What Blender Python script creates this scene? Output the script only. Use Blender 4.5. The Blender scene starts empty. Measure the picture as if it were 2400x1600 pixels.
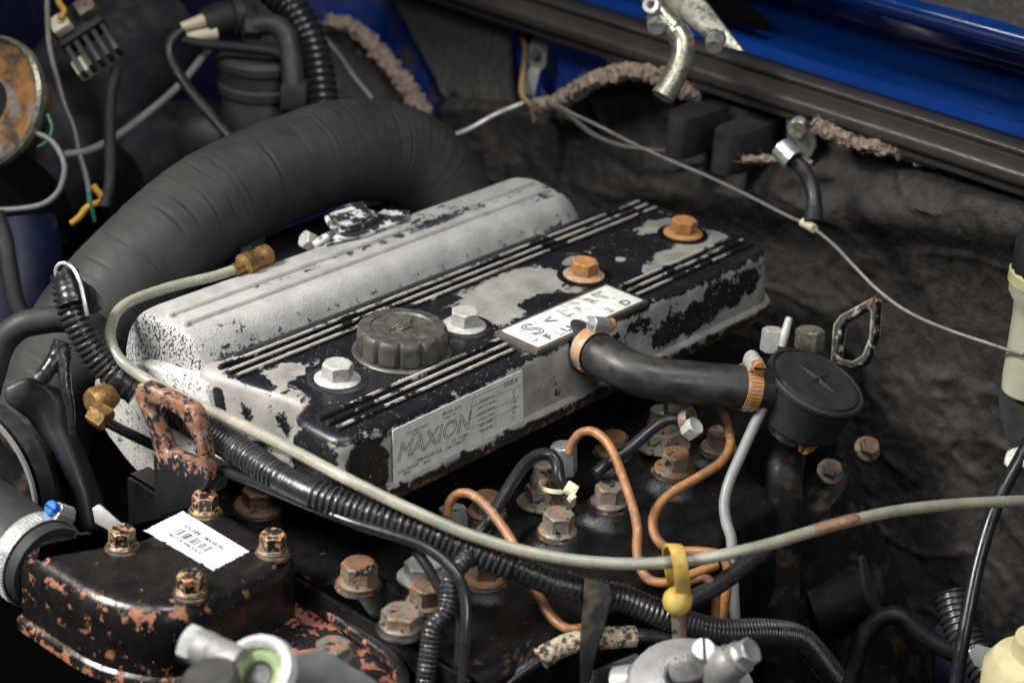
import bpy, bmesh, math, random
from mathutils import Vector, Matrix, noise
random.seed(7)
scn = bpy.context.scene
COL = scn.collection
S = 0.001                       # the script works in millimetres; meshes are written in metres
V = Vector

# ------------------------------------------------------------------ camera
FPX = 4687.65                   # focal length in photo pixels (2400 wide)
CAM = V((-780.04, -920.80, 618.55))
RX, RY, RZ = V((0.66864976, -0.74130508, 0.0580885)), V((-0.29371893, -0.3350821, -0.89523694)), V((0.68310811, 0.58153827, -0.4417879))
cam = bpy.data.cameras.new('camera'); camo = bpy.data.objects.new('camera', cam); COL.objects.link(camo)
mw = Matrix((RX, -RY, -RZ)).transposed().to_4x4(); mw.translation = CAM * S
camo.matrix_world = mw
cam.sensor_width = 36; cam.sensor_fit = 'HORIZONTAL'; cam.lens = FPX / 2400 * 36
cam.clip_start = 0.02; cam.clip_end = 50
cam.dof.use_dof = True; cam.dof.focus_distance = 1.375; cam.dof.aperture_fstop = 5.6; cam.dof.aperture_blades = 8
scn.camera = camo

# ------------------------------------------------------------------ light
world = bpy.data.worlds.new('World'); scn.world = world; world.use_nodes = True
wb = world.node_tree.nodes['Background']; wb.inputs[0].default_value = (0.62, 0.72, 0.9, 1); wb.inputs[1].default_value = 0.016
def area(name, loc, target, size, size_y, watts, col, spread=180):
    l = bpy.data.lights.new(name, 'AREA'); l.shape = 'RECTANGLE'; l.size = size; l.size_y = size_y; l.energy = watts; l.color = col; l.spread = math.radians(spread)
    o = bpy.data.objects.new(name, l); COL.objects.link(o); o.location = V(loc) * S
    o.rotation_euler = (V(target) - V(loc)).to_track_quat('-Z', 'Y').to_euler(); return o
area('daylight_softbox', (-950, 480, 1080), (-20, -60, -50), 0.5, 0.5, 3.7, (1.0, 0.97, 0.93), 36)
area('fill_softbox', (-420, -1250, 780), (110, -110, -40), 0.6, 0.4, 0.62, (0.97, 0.98, 1.0), 44)
area('rear_softbox', (-120, -420, 1750), (450, 20, 60), 0.9, 0.5, 19, (1.0, 0.98, 0.95))
vs = scn.view_settings; vs.view_transform = 'Standard'; vs.look = 'None'; vs.gamma = 1; vs.exposure = 0.08
scn.cycles.max_bounces = 6; scn.cycles.use_denoising = True

# ------------------------------------------------------------------ pixel -> place helpers
def at(u, v, d=None, x=None, y=None, z=None):
    r = RX * ((u - 1200) / FPX) + RY * ((v - 800) / FPX) + RZ
    if d is not None: s = d
    elif x is not None: s = (x - CAM.x) / r.x
    elif y is not None: s = (y - CAM.y) / r.y
    else: s = (z - CAM.z) / r.z
    return CAM + r * s
def tp(pts): return [at(u, v, d=d) for u, v, d in pts]
def camdir(x, y, z): return (RX * x + RY * y + RZ * z).normalized()

# ------------------------------------------------------------------ object helpers
WL = {}
def mk(name, geo, mat, parent=None, label=None, cat=None, group=None, kind=None, smooth=35, origin=None):
    vs_, fs = geo
    if parent is not None: o0 = WL[parent.name]
    elif origin is not None: o0 = V(origin)
    else:
        xs = [v[0] for v in vs_]; ys = [v[1] for v in vs_]; zs = [v[2] for v in vs_]
        o0 = V(((min(xs) + max(xs)) / 2, (min(ys) + max(ys)) / 2, min(zs)))
    me = bpy.data.meshes.new(name)
    me.from_pydata([tuple((V(v) - o0) * S) for v in vs_], [], fs)
    me.validate(); me.update()
    bm = bmesh.new(); bm.from_mesh(me); bmesh.ops.recalc_face_normals(bm, faces=bm.faces); bm.to_mesh(me); bm.free()
    if smooth:
        me.polygons.foreach_set('use_smooth', [True] * len(me.polygons))
        me.set_sharp_from_angle(angle=math.radians(smooth))
    me.materials.append(mat)
    o = bpy.data.objects.new(name, me); COL.objects.link(o)
    if parent is not None: o.parent = parent
    else: o.location = o0 * S
    WL[o.name] = o0 if parent is None else WL[parent.name]
    tag(o, label, cat, group, kind); return o
def tag(o, label=None, cat=None, group=None, kind=None):
    if label: o['label'] = label
    if cat: o['category'] = cat
    if group: o['group'] = group
    if kind: o['kind'] = kind
def thing(name, loc, label, cat, group=None):
    o = bpy.data.objects.new(name, None); COL.objects.link(o); o.location = V(loc) * S; o.empty_display_size = 0.01
    WL[o.name] = V(loc); tag(o, label, cat, group); return o

# ------------------------------------------------------------------ geometry helpers (verts, faces)
def join(*gs):
    vs_, fs = [], []
    for g in gs:
        n = len(vs_); vs_ += list(g[0]); fs += [tuple(i + n for i in f) for f in g[1]]
    return vs_, fs
def xf(g, m): return [m @ V(v) for v in g[0]], g[1]
def frame(o, z, x=None):
    z = V(z).normalized()
    x = V(x) if x is not None else (V((1, 0, 0)) if abs(z.x) < .9 else V((0, 1, 0)))
    y = z.cross(x).normalized(); x = y.cross(z)
    m = Matrix((x, y, z)).transposed().to_4x4(); m.translation = V(o); return m
def from_bm(bm):
    bm.verts.index_update(); g = [v.co.copy() for v in bm.verts], [tuple(v.index for v in f.verts) for f in bm.faces]; bm.free(); return g
def box(x0, x1, y0, y1, z0, z1, bev=0.6, seg=2):
    bm = bmesh.new(); bmesh.ops.create_cube(bm, size=1)
    for v in bm.verts: v.co = V(((x0 + x1) / 2 + v.co.x * abs(x1 - x0), (y0 + y1) / 2 + v.co.y * abs(y1 - y0), (z0 + z1) / 2 + v.co.z * abs(z1 - z0)))
    if bev: bmesh.ops.bevel(bm, geom=bm.edges[:], offset=bev, segments=seg, affect='EDGES', profile=.5)
    return from_bm(bm)
def prism(poly, vec, bev=0.0, seg=2, holes=None):
    """extrude a planar polygon (3D points) along vec"""
    bm = bmesh.new(); vec = V(vec)
    if holes is None:
        a = [bm.verts.new(V(p)) for p in poly]; b = [bm.verts.new(V(p) + vec) for p in poly]
        bm.faces.new(a); bm.faces.new(b[::-1]); n = len(poly)
        for i in range(n): bm.faces.new((a[i], a[(i + 1) % n], b[(i + 1) % n], b[i]))
    else:   # outer ring and hole ring with the same count are bridged
        n = len(poly)
        A = [bm.verts.new(V(p)) for p in poly]; B = [bm.verts.new(V(p) + vec) for p in poly]
        C = [bm.verts.new(V(p)) for p in holes]; D = [bm.verts.new(V(p) + vec) for p in holes]
        for i in range(n):
            j = (i + 1) % n
            bm.faces.new((A[i], A[j], C[j], C[i])); bm.faces.new((B[i], D[i], D[j], B[j]))
            bm.faces.new((A[i], B[i], B[j], A[j])); bm.faces.new((C[i], C[j], D[j], D[i]))
    bmesh.ops.recalc_face_normals(bm, faces=bm.faces)
    if bev:
        es = [e for e in bm.edges if len(e.link_faces) == 2 and e.calc_face_angle(0) > 0.5]
        bmesh.ops.bevel(bm, geom=es, offset=bev, segments=seg, affect='EDGES', profile=.5)
    return from_bm(bm)
def roundpoly(pts, r, n=5):
    out = []; m = len(pts)
    for i in range(m):
        p = V(pts[i]); a = V(pts[i - 1]) - p; b = V(pts[(i + 1) % m]) - p
        rr = r[i] if isinstance(r, (list, tuple)) else r
        rr = min(rr, a.length * .48, b.length * .48)
        p0 = p + a.normalized() * rr; p1 = p + b.normalized() * rr
        for k in range(n + 1):
            t = k / n; out.append(p0 * (1 - t) ** 2 + p * 2 * t * (1 - t) + p1 * t * t)
    return out
def offset2(poly, d):
    m = len(poly); out = []
    area_ = sum(poly[i - 1][0] * poly[i][1] - poly[i][0] * poly[i - 1][1] for i in range(m)); sg = 1 if area_ > 0 else -1
    for i in range(m):
        t = V(poly[(i + 1) % m][:2]) - V(poly[i - 1][:2]); t.normalize()
        out.append((poly[i][0] + t.y * d * sg, poly[i][1] - t.x * d * sg))
    return out
def ringloft(poly, levels, top=True, bottom=False):
    """poly 2D in XY; levels (z, offset) from bottom to top"""
    vs_, fs = [], []; n = len(poly)
    for z, o in levels: vs_ += [V((p[0], p[1], z)) for p in offset2(poly, o)]
    for l in range(len(levels) - 1):
        for i in range(n):
            j = (i + 1) % n; fs.append((l * n + i, l * n + j, (l + 1) * n + j, (l + 1) * n + i))
    if top: fs.append(tuple((len(levels) - 1) * n + i for i in range(n)))
    if bottom: fs.append(tuple(range(n))[::-1])
    return vs_, fs
def lathe(prof, m=None, seg=32, lobes=0, amp=0, lobe_from=0, lobe_to=99):
    """profile [(r, z)] about local Z"""
    vs_, fs = [], []; n = len(prof)
    for j, (r, z) in enumerate(prof):
        for i in range(seg):
            a = 2 * math.pi * i / seg; rr = r
            if lobes and lobe_from <= j <= lobe_to:
                rr = r - amp * max(0, math.cos(a * lobes)) ** 6
            vs_.append(V((rr * math.cos(a), rr * math.sin(a), z)))
    for j in range(n - 1):
        for i in range(seg):
            k = (i + 1) % seg; fs.append((j * seg + i, j * seg + k, (j + 1) * seg + k, (j + 1) * seg + i))
    closed = prof[0] == prof[-1]
    if prof[0][0] > 1e-4 and not closed: fs.append(tuple(range(seg))[::-1])
    if prof[-1][0] > 1e-4 and not closed: fs.append(tuple((n - 1) * seg + i for i in range(seg)))
    return xf((vs_, fs), m) if m is not None else (vs_, fs)
def spline(pts, step):
    pts = [V(p) for p in pts]; P = [pts[0] * 2 - pts[1]] + pts + [pts[-1] * 2 - pts[-2]]
    dense = []
    for i in range(1, len(P) - 2):
        for k in range(24):
            t = k / 24; a, b, c, d = P[i - 1], P[i], P[i + 1], P[i + 2]
            dense.append(.5 * ((2 * b) + (c - a) * t + (2 * a - 5 * b + 4 * c - d) * t * t + (3 * b - a - 3 * c + d) * t ** 3))
    dense.append(P[-2])
    out = [dense[0]]; acc = 0
    for i in range(1, len(dense)):
        s = (dense[i] - dense[i - 1]).length
        while acc + s >= step and s > 0:
            f = (step - acc) / s; q = dense[i - 1].lerp(dense[i], f); out.append(q)
            dense[i - 1] = q; s = (dense[i] - q).length; acc = 0
        acc += s
    if (out[-1] - dense[-1]).length > step * .3: out.append(dense[-1])
    return out
def tube(pts, r, seg=14, step=3.0, caps=True, raw=False, wob=0, wfreq=.05):
    """r: number or function(arc length s, total) -> radius"""
    path = pts if raw else spline(pts, step)
    L = [0]
    for i in range(1, len(path)): L.append(L[-1] + (path[i] - path[i - 1]).length)
    vs_, fs = [], []; up = None; n = len(path)
    for i, p in enumerate(path):
        t = (path[min(i + 1, n - 1)] - path[max(i - 1, 0)]).normalized()
        if up is None: up = t.orthogonal().normalized()
        up = (up - t * up.dot(t)).normalized(); sd = t.cross(up)
        rr = r(L[i], L[-1]) if callable(r) else r
        for k in range(seg):
            a = 2 * math.pi * k / seg; q = rr
            if wob:
                w = V((math.cos(a), math.sin(a), L[i] * wfreq)); q = rr * (1 + wob * noise.noise(w * 1.7 + V((i * .0, 0, 3.1))))
            vs_.append(p + up * (q * math.cos(a)) + sd * (q * math.sin(a)))
    for i in range(n - 1):
        for k in range(seg):
            j = (k + 1) % seg; fs.append((i * seg + k, i * seg + j, (i + 1) * seg + j, (i + 1) * seg + k))
    if caps: fs.append(tuple(range(seg))[::-1]); fs.append(tuple((n - 1) * seg + k for k in range(seg)))
    return vs_, fs
def corr(r, pitch, depth, sharp=2):
    def f(s, L):
        c = min(1, max(-1, math.cos(2 * math.pi * s / pitch) + .3)); return r - depth * (.5 - .5 * math.copysign(abs(c) ** (1 / sharp), c))
    return f
def sub(pts, a, b, step=1.0):
    p = spline(pts, step); n = len(p); return p[int(n * a):max(int(n * b), int(n * a) + 2)]
def hexhead(af, h, flange=0, fh=2.0, cham=1.1, m=None):
    R_ = af / 2 / math.cos(math.pi / 6)
    def ring(rad, z, sides=6, rep=4):
        out = []
        for i in range(6):
            a0, a1 = math.pi / 3 * i, math.pi / 3 * (i + 1)
            p0, p1 = V((math.cos(a0), math.sin(a0), 0)) * rad, V((math.cos(a1), math.sin(a1), 0)) * rad
            for k in range(rep): q = p0.lerp(p1, k / rep); out.append(V((q.x, q.y, z)))
        return out
    def circ(rad, z): return [V((rad * math.cos(math.pi * 2 * i / 24), rad * math.sin(math.pi * 2 * i / 24), z)) for i in range(24)]
    rings = []
    if flange: rings += [circ(flange, 0), circ(flange, fh * .45), circ(flange * .93, fh * .8), ring(R_ * 1.02, fh)]
    else: rings += [ring(R_ * .97, 0)]
    rings += [ring(R_, fh + .4 if flange else .5)]
    hh = ring(R_, h - cham)
    rings += [[V((p.x, p.y, p.z + cham * .55 * (1 - abs(V((p.x, p.y)).length - R_ * .866) / (R_ * .134)))) for p in hh]]
    rings += [circ(af / 2 * .97, h - .15), circ(af / 2 * .9, h), circ(af / 2 * .72, h - .35), circ(.01, h - .45)]
    vs_ = [v for r in rings for v in r]; fs = []
    for j in range(len(rings) - 1):
        for i in range(24): k = (i + 1) % 24; fs.append((j * 24 + i, j * 24 + k, (j + 1) * 24 + k, (j + 1) * 24 + i))
    fs.append(tuple(range(24))[::-1])
    return xf((vs_, fs), m) if m is not None else (vs_, fs)
def text(s, size, o, ex, ey, mat, parent, name='lettering', depth=0.15, outline=0, shear=0, space=1.0, align='CENTER', sx=1.0, bold=0.0):
    c = bpy.data.curves.new('f', 'FONT'); c.body = s; c.size = size * S; c.align_x = align; c.align_y = 'CENTER'; c.shear = shear; c.space_character = space
    c.resolution_u = 3; c.offset = 0 if outline else bold * S
    if outline: c.fill_mode = 'NONE'; c.bevel_depth = outline * S; c.bevel_resolution = 0
    else: c.extrude = depth * S
    ob = bpy.data.objects.new('f', c); COL.objects.link(ob)
    bpy.context.view_layer.update()
    me = bpy.data.meshes.new_from_object(ob.evaluated_get(bpy.context.evaluated_depsgraph_get()))
    bpy.data.objects.remove(ob); bpy.data.curves.remove(c)
    ex = V(ex).normalized(); ey = V(ey); ey = (ey - ex * ey.dot(ex)).normalized(); ez = ex.cross(ey)
    vs_ = [V(o) + ex * (v.co.x / S * sx) + ey * (v.co.y / S) + ez * (v.co.z / S) for v in me.vertices]; fs = [tuple(p.vertices) for p in me.polygons]
    bpy.data.meshes.remove(me)
    return mk(name, (vs_, fs), mat, parent, smooth=0)
def heightgrid(u0, u1, v0, v1, nu, nv, fn):
    vs_, fs = [], []
    for j in range(nv + 1):
        for i in range(nu + 1):
            vs_.append(fn(u0 + (u1 - u0) * i / nu, v0 + (v1 - v0) * j / nv))
    for j in range(nv):
        for i in range(nu):
            a = j * (nu + 1) + i; fs.append((a, a + 1, a + nu + 2, a + nu + 1))
    return vs_, fs
def fbm(x, y, z, o=4): return noise.fractal(V((x, y, z)), 1.0, 2.0, o)

# ------------------------------------------------------------------ materials
MATS = {}
def mat(name, col, rough=.5, metal=0.0, var=.15, vsize=18, bump=0.0, bsize=1.2, layers=(), coat=0.0, specks=0, speck_col=(.45, .42, .36), sss=0, trans=0, spec=.5, rvar=.12, bump2=0, b2size=12, stretch=None):
    m = bpy.data.materials.new(name); m.use_nodes = True; nt = m.node_tree; N, L = nt.nodes, nt.links
    p = N['Principled BSDF']
    tc = N.new('ShaderNodeTexCoord')
    sc = N.new('ShaderNodeVectorMath'); sc.operation = 'SCALE'; sc.inputs['Scale'].default_value = 1000; L.new(tc.outputs['Object'], sc.inputs[0])
    P = sc.outputs[0]
    if stretch:
        st = N.new('ShaderNodeVectorMath'); st.operation = 'MULTIPLY'; st.inputs[1].default_value = stretch; L.new(P, st.inputs[0]); PS = st.outputs[0]
    else: PS = P
    def nz(size, detail=6, rough_=.6, off=0, src=None, dist=0):
        n = N.new('ShaderNodeTexNoise'); n.inputs['Scale'].default_value = 1 / size; n.inputs['Detail'].default_value = detail
        n.inputs['Roughness'].default_value = rough_; n.inputs['Distortion'].default_value = dist
        if off:
            a = N.new('ShaderNodeVectorMath'); a.inputs[1].default_value = (off, off * 1.7, -off); L.new(src or PS, a.inputs[0]); L.new(a.outputs[0], n.inputs['Vector'])
        else: L.new(src or PS, n.inputs['Vector'])
        return n.outputs['Fac']
    def math_(op, a, b=None, c=None, clamp=False):
        n = N.new('ShaderNodeMath'); n.operation = op; n.use_clamp = clamp
        for i, v in enumerate((a, b, c)):
            if v is None: continue
            if isinstance(v, (int, float)): n.inputs[i].default_value = v
            else: L.new(v, n.inputs[i])
        return n.outputs[0]
    def mapr(v, a, b, c, d):
        n = N.new('ShaderNodeMapRange'); n.clamp = True; L.new(v, n.inputs[0])
        for i, q in enumerate((a, b, c, d)): n.inputs[i + 1].default_value = q
        return n.outputs[0]
    def mix(f, a, b):
        n = N.new('ShaderNodeMix'); n.data_type = 'RGBA'; L.new(f, n.inputs[0])
        for s_, v in ((n.inputs[6], a), (n.inputs[7], b)):
            if isinstance(v, tuple): s_.default_value = (*v, 1) if len(v) == 3 else v
            else: L.new(v, s_)
        return n.outputs[2]
    def mixf(f, a, b):
        n = N.new('ShaderNodeMix'); n.data_type = 'FLOAT'; L.new(f, n.inputs[0])
        for s_, v in ((n.inputs[2], a), (n.inputs[3], b)):
            if isinstance(v, (int, float)): s_.default_value = v
            else: L.new(v, s_)
        return n.outputs[0]
    def shade(c, amount, size, off):
        f = mapr(nz(size, 5, .6, off), .3, .7, 0, 1)
        lo = tuple(x * (1 - amount) for x in c); hi = tuple(min(1, x * (1 + amount)) for x in c)
        return mix(f, lo, hi)
    color = shade(col, var, vsize, 11.3)
    rg = mapr(nz(vsize * .5, 5, .6, 5.1), .3, .7, max(0, rough - rvar), min(1, rough + rvar)); mt = metal; height = None
    sep = None
    for li, ly in enumerate(layers):
        v = nz(ly.get('size', 12), ly.get('detail', 6), ly.get('nr', .62), ly.get('off', 20 + li * 13.7), P if ly.get('plain') else None, ly.get('dist', 0))
        if 'gain' in ly: v = math_('MULTIPLY_ADD', v, ly['gain'], .5 - .5 * ly['gain'])
        for b in ly.get('bias', ()):
            if b[0] == 'c': v = math_('ADD', v, b[1])
            elif b[0] in 'xyz' and len(b[0]) == 1:
                if sep is None: sep = N.new('ShaderNodeSeparateXYZ'); L.new(P, sep.inputs[0])
                v = math_('ADD', v, mapr(sep.outputs['xyz'.index(b[0])], *b[1:]))
            elif b[0] == 'blob':
                s1 = N.new('ShaderNodeVectorMath'); s1.operation = 'SUBTRACT'; s1.inputs[1].default_value = b[1]; L.new(P, s1.inputs[0])
                s2 = N.new('ShaderNodeVectorMath'); s2.operation = 'DIVIDE'; s2.inputs[1].default_value = b[2]; L.new(s1.outputs[0], s2.inputs[0])
                s3 = N.new('ShaderNodeVectorMath'); s3.operation = 'LENGTH'; L.new(s2.outputs[0], s3.inputs[0])
                v = math_('ADD', v, mapr(s3.outputs['Value'], b[4] if len(b) > 4 else .6, 1.25, b[3], 0))
            elif b[0] == 'n':   # object-space normal component
                tn = N.new('ShaderNodeSeparateXYZ'); L.new(tc.outputs['Normal'], tn.inputs[0])
                v = math_('ADD', v, mapr(tn.outputs['xyz'.index(b[1])], *b[2:]))
            elif b[0] == 'edge':
                bv = N.new('ShaderNodeBevel'); bv.samples = 4; bv.inputs['Radius'].default_value = b[1] * S
                g = N.new('ShaderNodeNewGeometry'); d = N.new('ShaderNodeVectorMath'); d.operation = 'DOT_PRODUCT'
                L.new(bv.outputs[0], d.inputs[0]); L.new(g.outputs['Normal'], d.inputs[1])
                v = math_('ADD', v, mapr(d.outputs['Value'], 1.0, .9, 0, b[2]))
        th, so = ly.get('th', .55), ly.get('soft', .012)
        f = mapr(v, th - so, th + so, 0, 1)
        color = mix(f, color, shade(ly['c'], ly.get('var', .2), ly.get('vsize', 8), 31 + li))
        rg = mixf(f, rg, ly.get('r', .6)); mt = mixf(f, mt, ly.get('m', 0.0))
        if ly.get('h', -.12) and not any(b[0] == 'edge' for b in ly.get('bias', ())):
            hh = math_('MULTIPLY', f, ly.get('h', -.12)); height = hh if height is None else math_('ADD', height, hh)
    if specks:
        vo = N.new('ShaderNodeTexVoronoi'); vo.inputs['Scale'].default_value = 1 / 2.2; L.new(P, vo.inputs['Vector']); vo.inputs['Randomness'].default_value = 1
        f = mapr(math_('SUBTRACT', vo.outputs['Distance'], math_('MULTIPLY', nz(9, 3, .6, 77), .24 * specks)), -.02, .02, 1, 0)
        f = math_('MULTIPLY', f, mapr(nz(30, 3, .5, 41), .4, .6, .15, 1))
        color = mix(f, color, speck_col); rg = mixf(f, rg, .8)
    for a, b in (('Base Color', color), ('Roughness', rg), ('Metallic', mt)):
        if isinstance(b, (int, float)): p.inputs[a].default_value = b
        else: L.new(b, p.inputs[a])
    p.inputs['Specular IOR Level'].default_value = spec
    p.inputs['Coat Weight'].default_value = coat; p.inputs['Coat Roughness'].default_value = .12
    if sss: p.inputs['Subsurface Weight'].default_value = sss; p.inputs['Subsurface Radius'].default_value = (.004, .003, .002); p.inputs['Subsurface Scale'].default_value = 1
    if trans: p.inputs['Transmission Weight'].default_value = trans
    def addh(hv, k):
        nonlocal height
        q = math_('MULTIPLY', hv, k); height = q if height is None else math_('ADD', height, q)
    if bump: addh(nz(bsize, 4, .6, 3.3), bump)
    if bump2: addh(nz(b2size, 4, .6, 8.8), bump2)
    if height is not None:
        bn = N.new('ShaderNodeBump'); bn.inputs['Strength'].default_value = 1; bn.inputs['Distance'].default_value = S; L.new(height, bn.inputs['Height']); L.new(bn.outputs[0], p.inputs['Normal'])
    MATS[name] = m; return m

BLACK = (.0075, .0075, .0095)
GREY = (.205, .195, .183)
RUST, RUSTD, RUSTL = (.22, .085, .03), (.10, .045, .02), (.36, .15, .05)
# valve cover: black enamel peeling from pale grey primer. coordinates are relative to the cover's base (225,-60,-52)
def cb(x, y, z, rx, ry, rz, a, e=.6): return ('blob', (x - 225, y + 60, z + 52), (rx, ry, rz), a, e)
cover_bias = [('c', -.20), ('z', 43.5, 48.5, .37, 0),
    cb(242, -42, -3, 50, 24, 14, .42), cb(205, -62, -3, 28, 22, 14, .38), cb(280, -52, -3, 22, 26, 12, .3),
    cb(400, -86, -3, 52, 13, 12, .4), cb(432, -78, -3, 20, 26, 12, .36), cb(424, -40, -3, 26, 12, 12, .34), cb(352, -62, -3, 6, 5, 12, .3), cb(318, -40, -3, 14, 6, 12, .3),
    cb(30, -33, -3, 17, 13, 12, .38), cb(12, -60, -3, 12, 20, 12, .24), cb(-4, -20, -3, 8, 40, 10, .16), cb(0, 4, -4, 30, 8, 9, .25),
    cb(10, -136, -28, 20, 10, 22, -.55, .8), cb(345, -136, -30, 50, 12, 13, -.33), cb(395, -136, -24, 40, 12, 16, -.26), cb(432, -136, -18, 14, 12, 13, -.4), cb(290, -136, -16, 30, 12, 9, -.22),
    cb(-8, -104, -30, 10, 22, 24, -.36), cb(2, -8, -22, 14, 10, 14, -.22), cb(6, -30, -24, 12, 8, 8, -.2), cb(12, -60, -22, 12, 9, 10, -.26), cb(-6, -8, -16, 10, 6, 8, -.2), ('z', 2, 6.5, -.30, 0), cb(60, -132, -9, 90, 8, 6, -.16), cb(-8, -4, -38, 10, 18, 14, -.28), cb(15, -40, -42, 22, 30, 10, -.3)]
M_cover = mat('peeling_black_enamel', BLACK, .34, var=.3, layers=[dict(c=GREY, size=17, th=.5, bias=cover_bias, r=.52, var=.38, vsize=24, h=-.3, nr=.74, detail=8, gain=1.45), dict(c=(.014, .014, .017), size=3.5, th=.675, r=.35, h=.2), dict(c=(.34, .325, .305), size=5, th=.70, r=.45, h=-.2, m=.2)], specks=1.0, bump2=.25, b2size=30, rvar=.1)
M_rib = mat('worn_rib_enamel', BLACK, .4, layers=[dict(c=(.34, .32, .29), size=42, th=.5, nr=.72, bias=[('n', 'z', .3, .9, -.14, .03)], r=.55, h=0)], specks=.6)
M_cap = mat('dusty_grey_plastic', (.038, .036, .033), .42, var=.25, vsize=25, bump=.05, bsize=.8, specks=1.3, speck_col=(.3, .27, .22), layers=[dict(c=(.085, .08, .07), size=10, th=.6, soft=.15, bias=[('edge', 1.2, .08)], r=.55, h=0)])
M_silver = mat('sand_cast_aluminium', (.36, .356, .345), .48, metal=.2, var=.22, vsize=26, bump=.7, bsize=1.5, bump2=.5, b2size=9, layers=[
    dict(c=(.02, .02, .025), size=9, th=.68, r=.6, nr=.75, bias=[('y', -47, -40, .20, 0), ('blob', (-10, -3, 62), (150, 4.5, 12), .15), ('blob', (55, 8, 62), (55, 16, 12), .13), ('blob', (150, -22, 62), (60, 5, 12), .12), ('blob', (165, -20, 55), (40, 50, 25), .05), ('blob', (-200, -35, 55), (30, 14, 20), .09)]),
    dict(c=(.02, .022, .035), size=1.9, th=.56, r=.6, detail=3, nr=.6, bias=[('x', -224, -214, .03, -.3)])])
M_silver2 = mat('speckled_aluminium', (.52, .51, .49), .5, metal=.2, var=.15, vsize=2, bump=.5, bsize=1.6, layers=[dict(c=(.02, .022, .03), size=2.0, th=.60, detail=5, r=.6), dict(c=(.015, .015, .02), size=14, th=.62, r=.6, nr=.75)])
M_zinc = mat('zinc_plate', (.55, .56, .55), .34, metal=.75, var=.2, vsize=6, bump=.04, bsize=.8)
M_zincw = mat('white_corroded_zinc', (.40, .40, .385), .52, metal=.35, var=.25, vsize=3, bump=.15, bsize=.9, layers=[dict(c=(.3, .26, .2), size=8, th=.63, r=.7, soft=.06)])
M_yzinc = mat('yellow_passivated_zinc', (.42, .405, .32), .3, metal=.8, var=.3, vsize=7, bump=.05, layers=[dict(c=(.06, .055, .04), size=5, th=.62, soft=.08, r=.5, h=0)])
M_brass = mat('tarnished_brass', (.24, .165, .06), .38, metal=.8, var=.3, vsize=4, bump=.05, layers=[dict(c=(.3, .13, .05), size=6, th=.55, soft=.1, r=.5, m=.5)])
M_rust = mat('orange_rusted_bolt', (.34, .155, .05), .72, var=.35, vsize=3, bump=.25, bsize=.9, layers=[dict(c=(.2, .15, .1), size=6, th=.6, r=.6, soft=.05)])
M_rustw = mat('rusty_washer_steel', (.32, .26, .19), .6, metal=.2, var=.3, vsize=4, bump=.12, layers=[dict(c=RUSTL, size=6, th=.52, r=.75, soft=.06)])
M_hbolt = mat('painted_rusting_bolt', (.135, .122, .10), .46, metal=.2, var=.3, vsize=4, bump=.12, layers=[dict(c=(.20, .085, .035), size=8, th=.57, r=.75, soft=.07), dict(c=BLACK, size=7, th=.60, r=.4, h=.15)])
M_hboltr = mat('heavily_rusted_bolt', (.125, .095, .066), .6, metal=.12, var=.4, vsize=3, bump=.2, layers=[dict(c=(.16, .075, .025), size=7, th=.54, r=.8, soft=.07, bias=[('n', 'z', .4, .9, -.04, .05)]), dict(c=BLACK, size=8, th=.60, r=.4, h=.12)])
M_rring = mat('rust_stained_black', (.014, .012, .011), .45, layers=[dict(c=(.12, .057, .025), size=7, th=.56, r=.8, soft=.04, var=.4, vsize=4)], bump=.2)
M_tbolt = mat('black_bolt_with_worn_edges', BLACK, .4, layers=[dict(c=(.34, .22, .11), size=5, th=.56, r=.6, m=.2, bias=[('edge', 1.3, .3)]), dict(c=RUSTL, size=5, th=.6, r=.8, bias=[('z', 0, 3, .2, 0)])])
M_head = mat('oily_black_casting', (.0055, .0052, .0052), .30, var=.4, vsize=14, bump=.3, bsize=4, bump2=.3, b2size=1.3, specks=.45, speck_col=(.3, .22, .13), spec=.32, layers=[dict(c=(.09, .042, .02), size=12, th=.69, r=.75, soft=.03)])
M_housing = mat('black_paint_flaking_to_rust', (.0085, .0075, .0075), .27, var=.4, vsize=14, bump2=.25, b2size=9, specks=.4, speck_col=(.3, .2, .14), layers=[dict(c=(.23, .09, .043), size=9, th=.685, r=.72, nr=.7, bias=[('z', -2, 8, .10, 0), ('z', 8, 34, .03, 0), ('z', 36, 46, 0, .06), ('x', -60, 0, .045, -.03), ('n', 'z', .8, .98, .02, -.06), ('blob', (-42, -50, 46), (30, 18, 12), .07)], var=.3)])
M_housing2 = mat('red_primer_casting', (.22, .075, .045), .65, var=.4, vsize=10, bump=.25, layers=[dict(c=BLACK, size=15, th=.47, r=.35, h=.15)])
M_bracket = mat('rust_scoured_bracket', (.16, .072, .038), .62, var=.4, vsize=7, bump=.25, bsize=1, layers=[dict(c=(.30, .205, .16), size=7, th=.56, r=.45, soft=.08, m=.15), dict(c=(.012, .011, .013), size=8, th=.52, r=.35, h=.2, nr=.75, bias=[('z', 34, 56, .22, -.01)])])
M_bracket2 = mat('dark_bracket_worn_edges', BLACK, .4, layers=[dict(c=(.42, .37, .3), size=6, th=.6, r=.55, bias=[('edge', 2.2, .22)]), dict(c=(.3, .13, .06), size=6, th=.66, r=.7, bias=[('z', 38, 50, 0, .1)])])
M_duct = mat('wrinkled_cloth_rubber', (.021, .0205, .020), .62, var=.12, vsize=30, bump=.06, bsize=1.2, spec=.35, specks=.3, speck_col=(.12, .11, .1), layers=[dict(c=(.034, .033, .031), size=45, th=.55, soft=.15, r=.7, h=0)])
M_rubber = mat('black_rubber', (.013, .013, .014), .36, var=.2, vsize=20, bump=.03, bsize=2, spec=.45, specks=.35, layers=[dict(c=(.032, .030, .028), size=22, th=.56, soft=.12, r=.6, h=0)])
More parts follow.
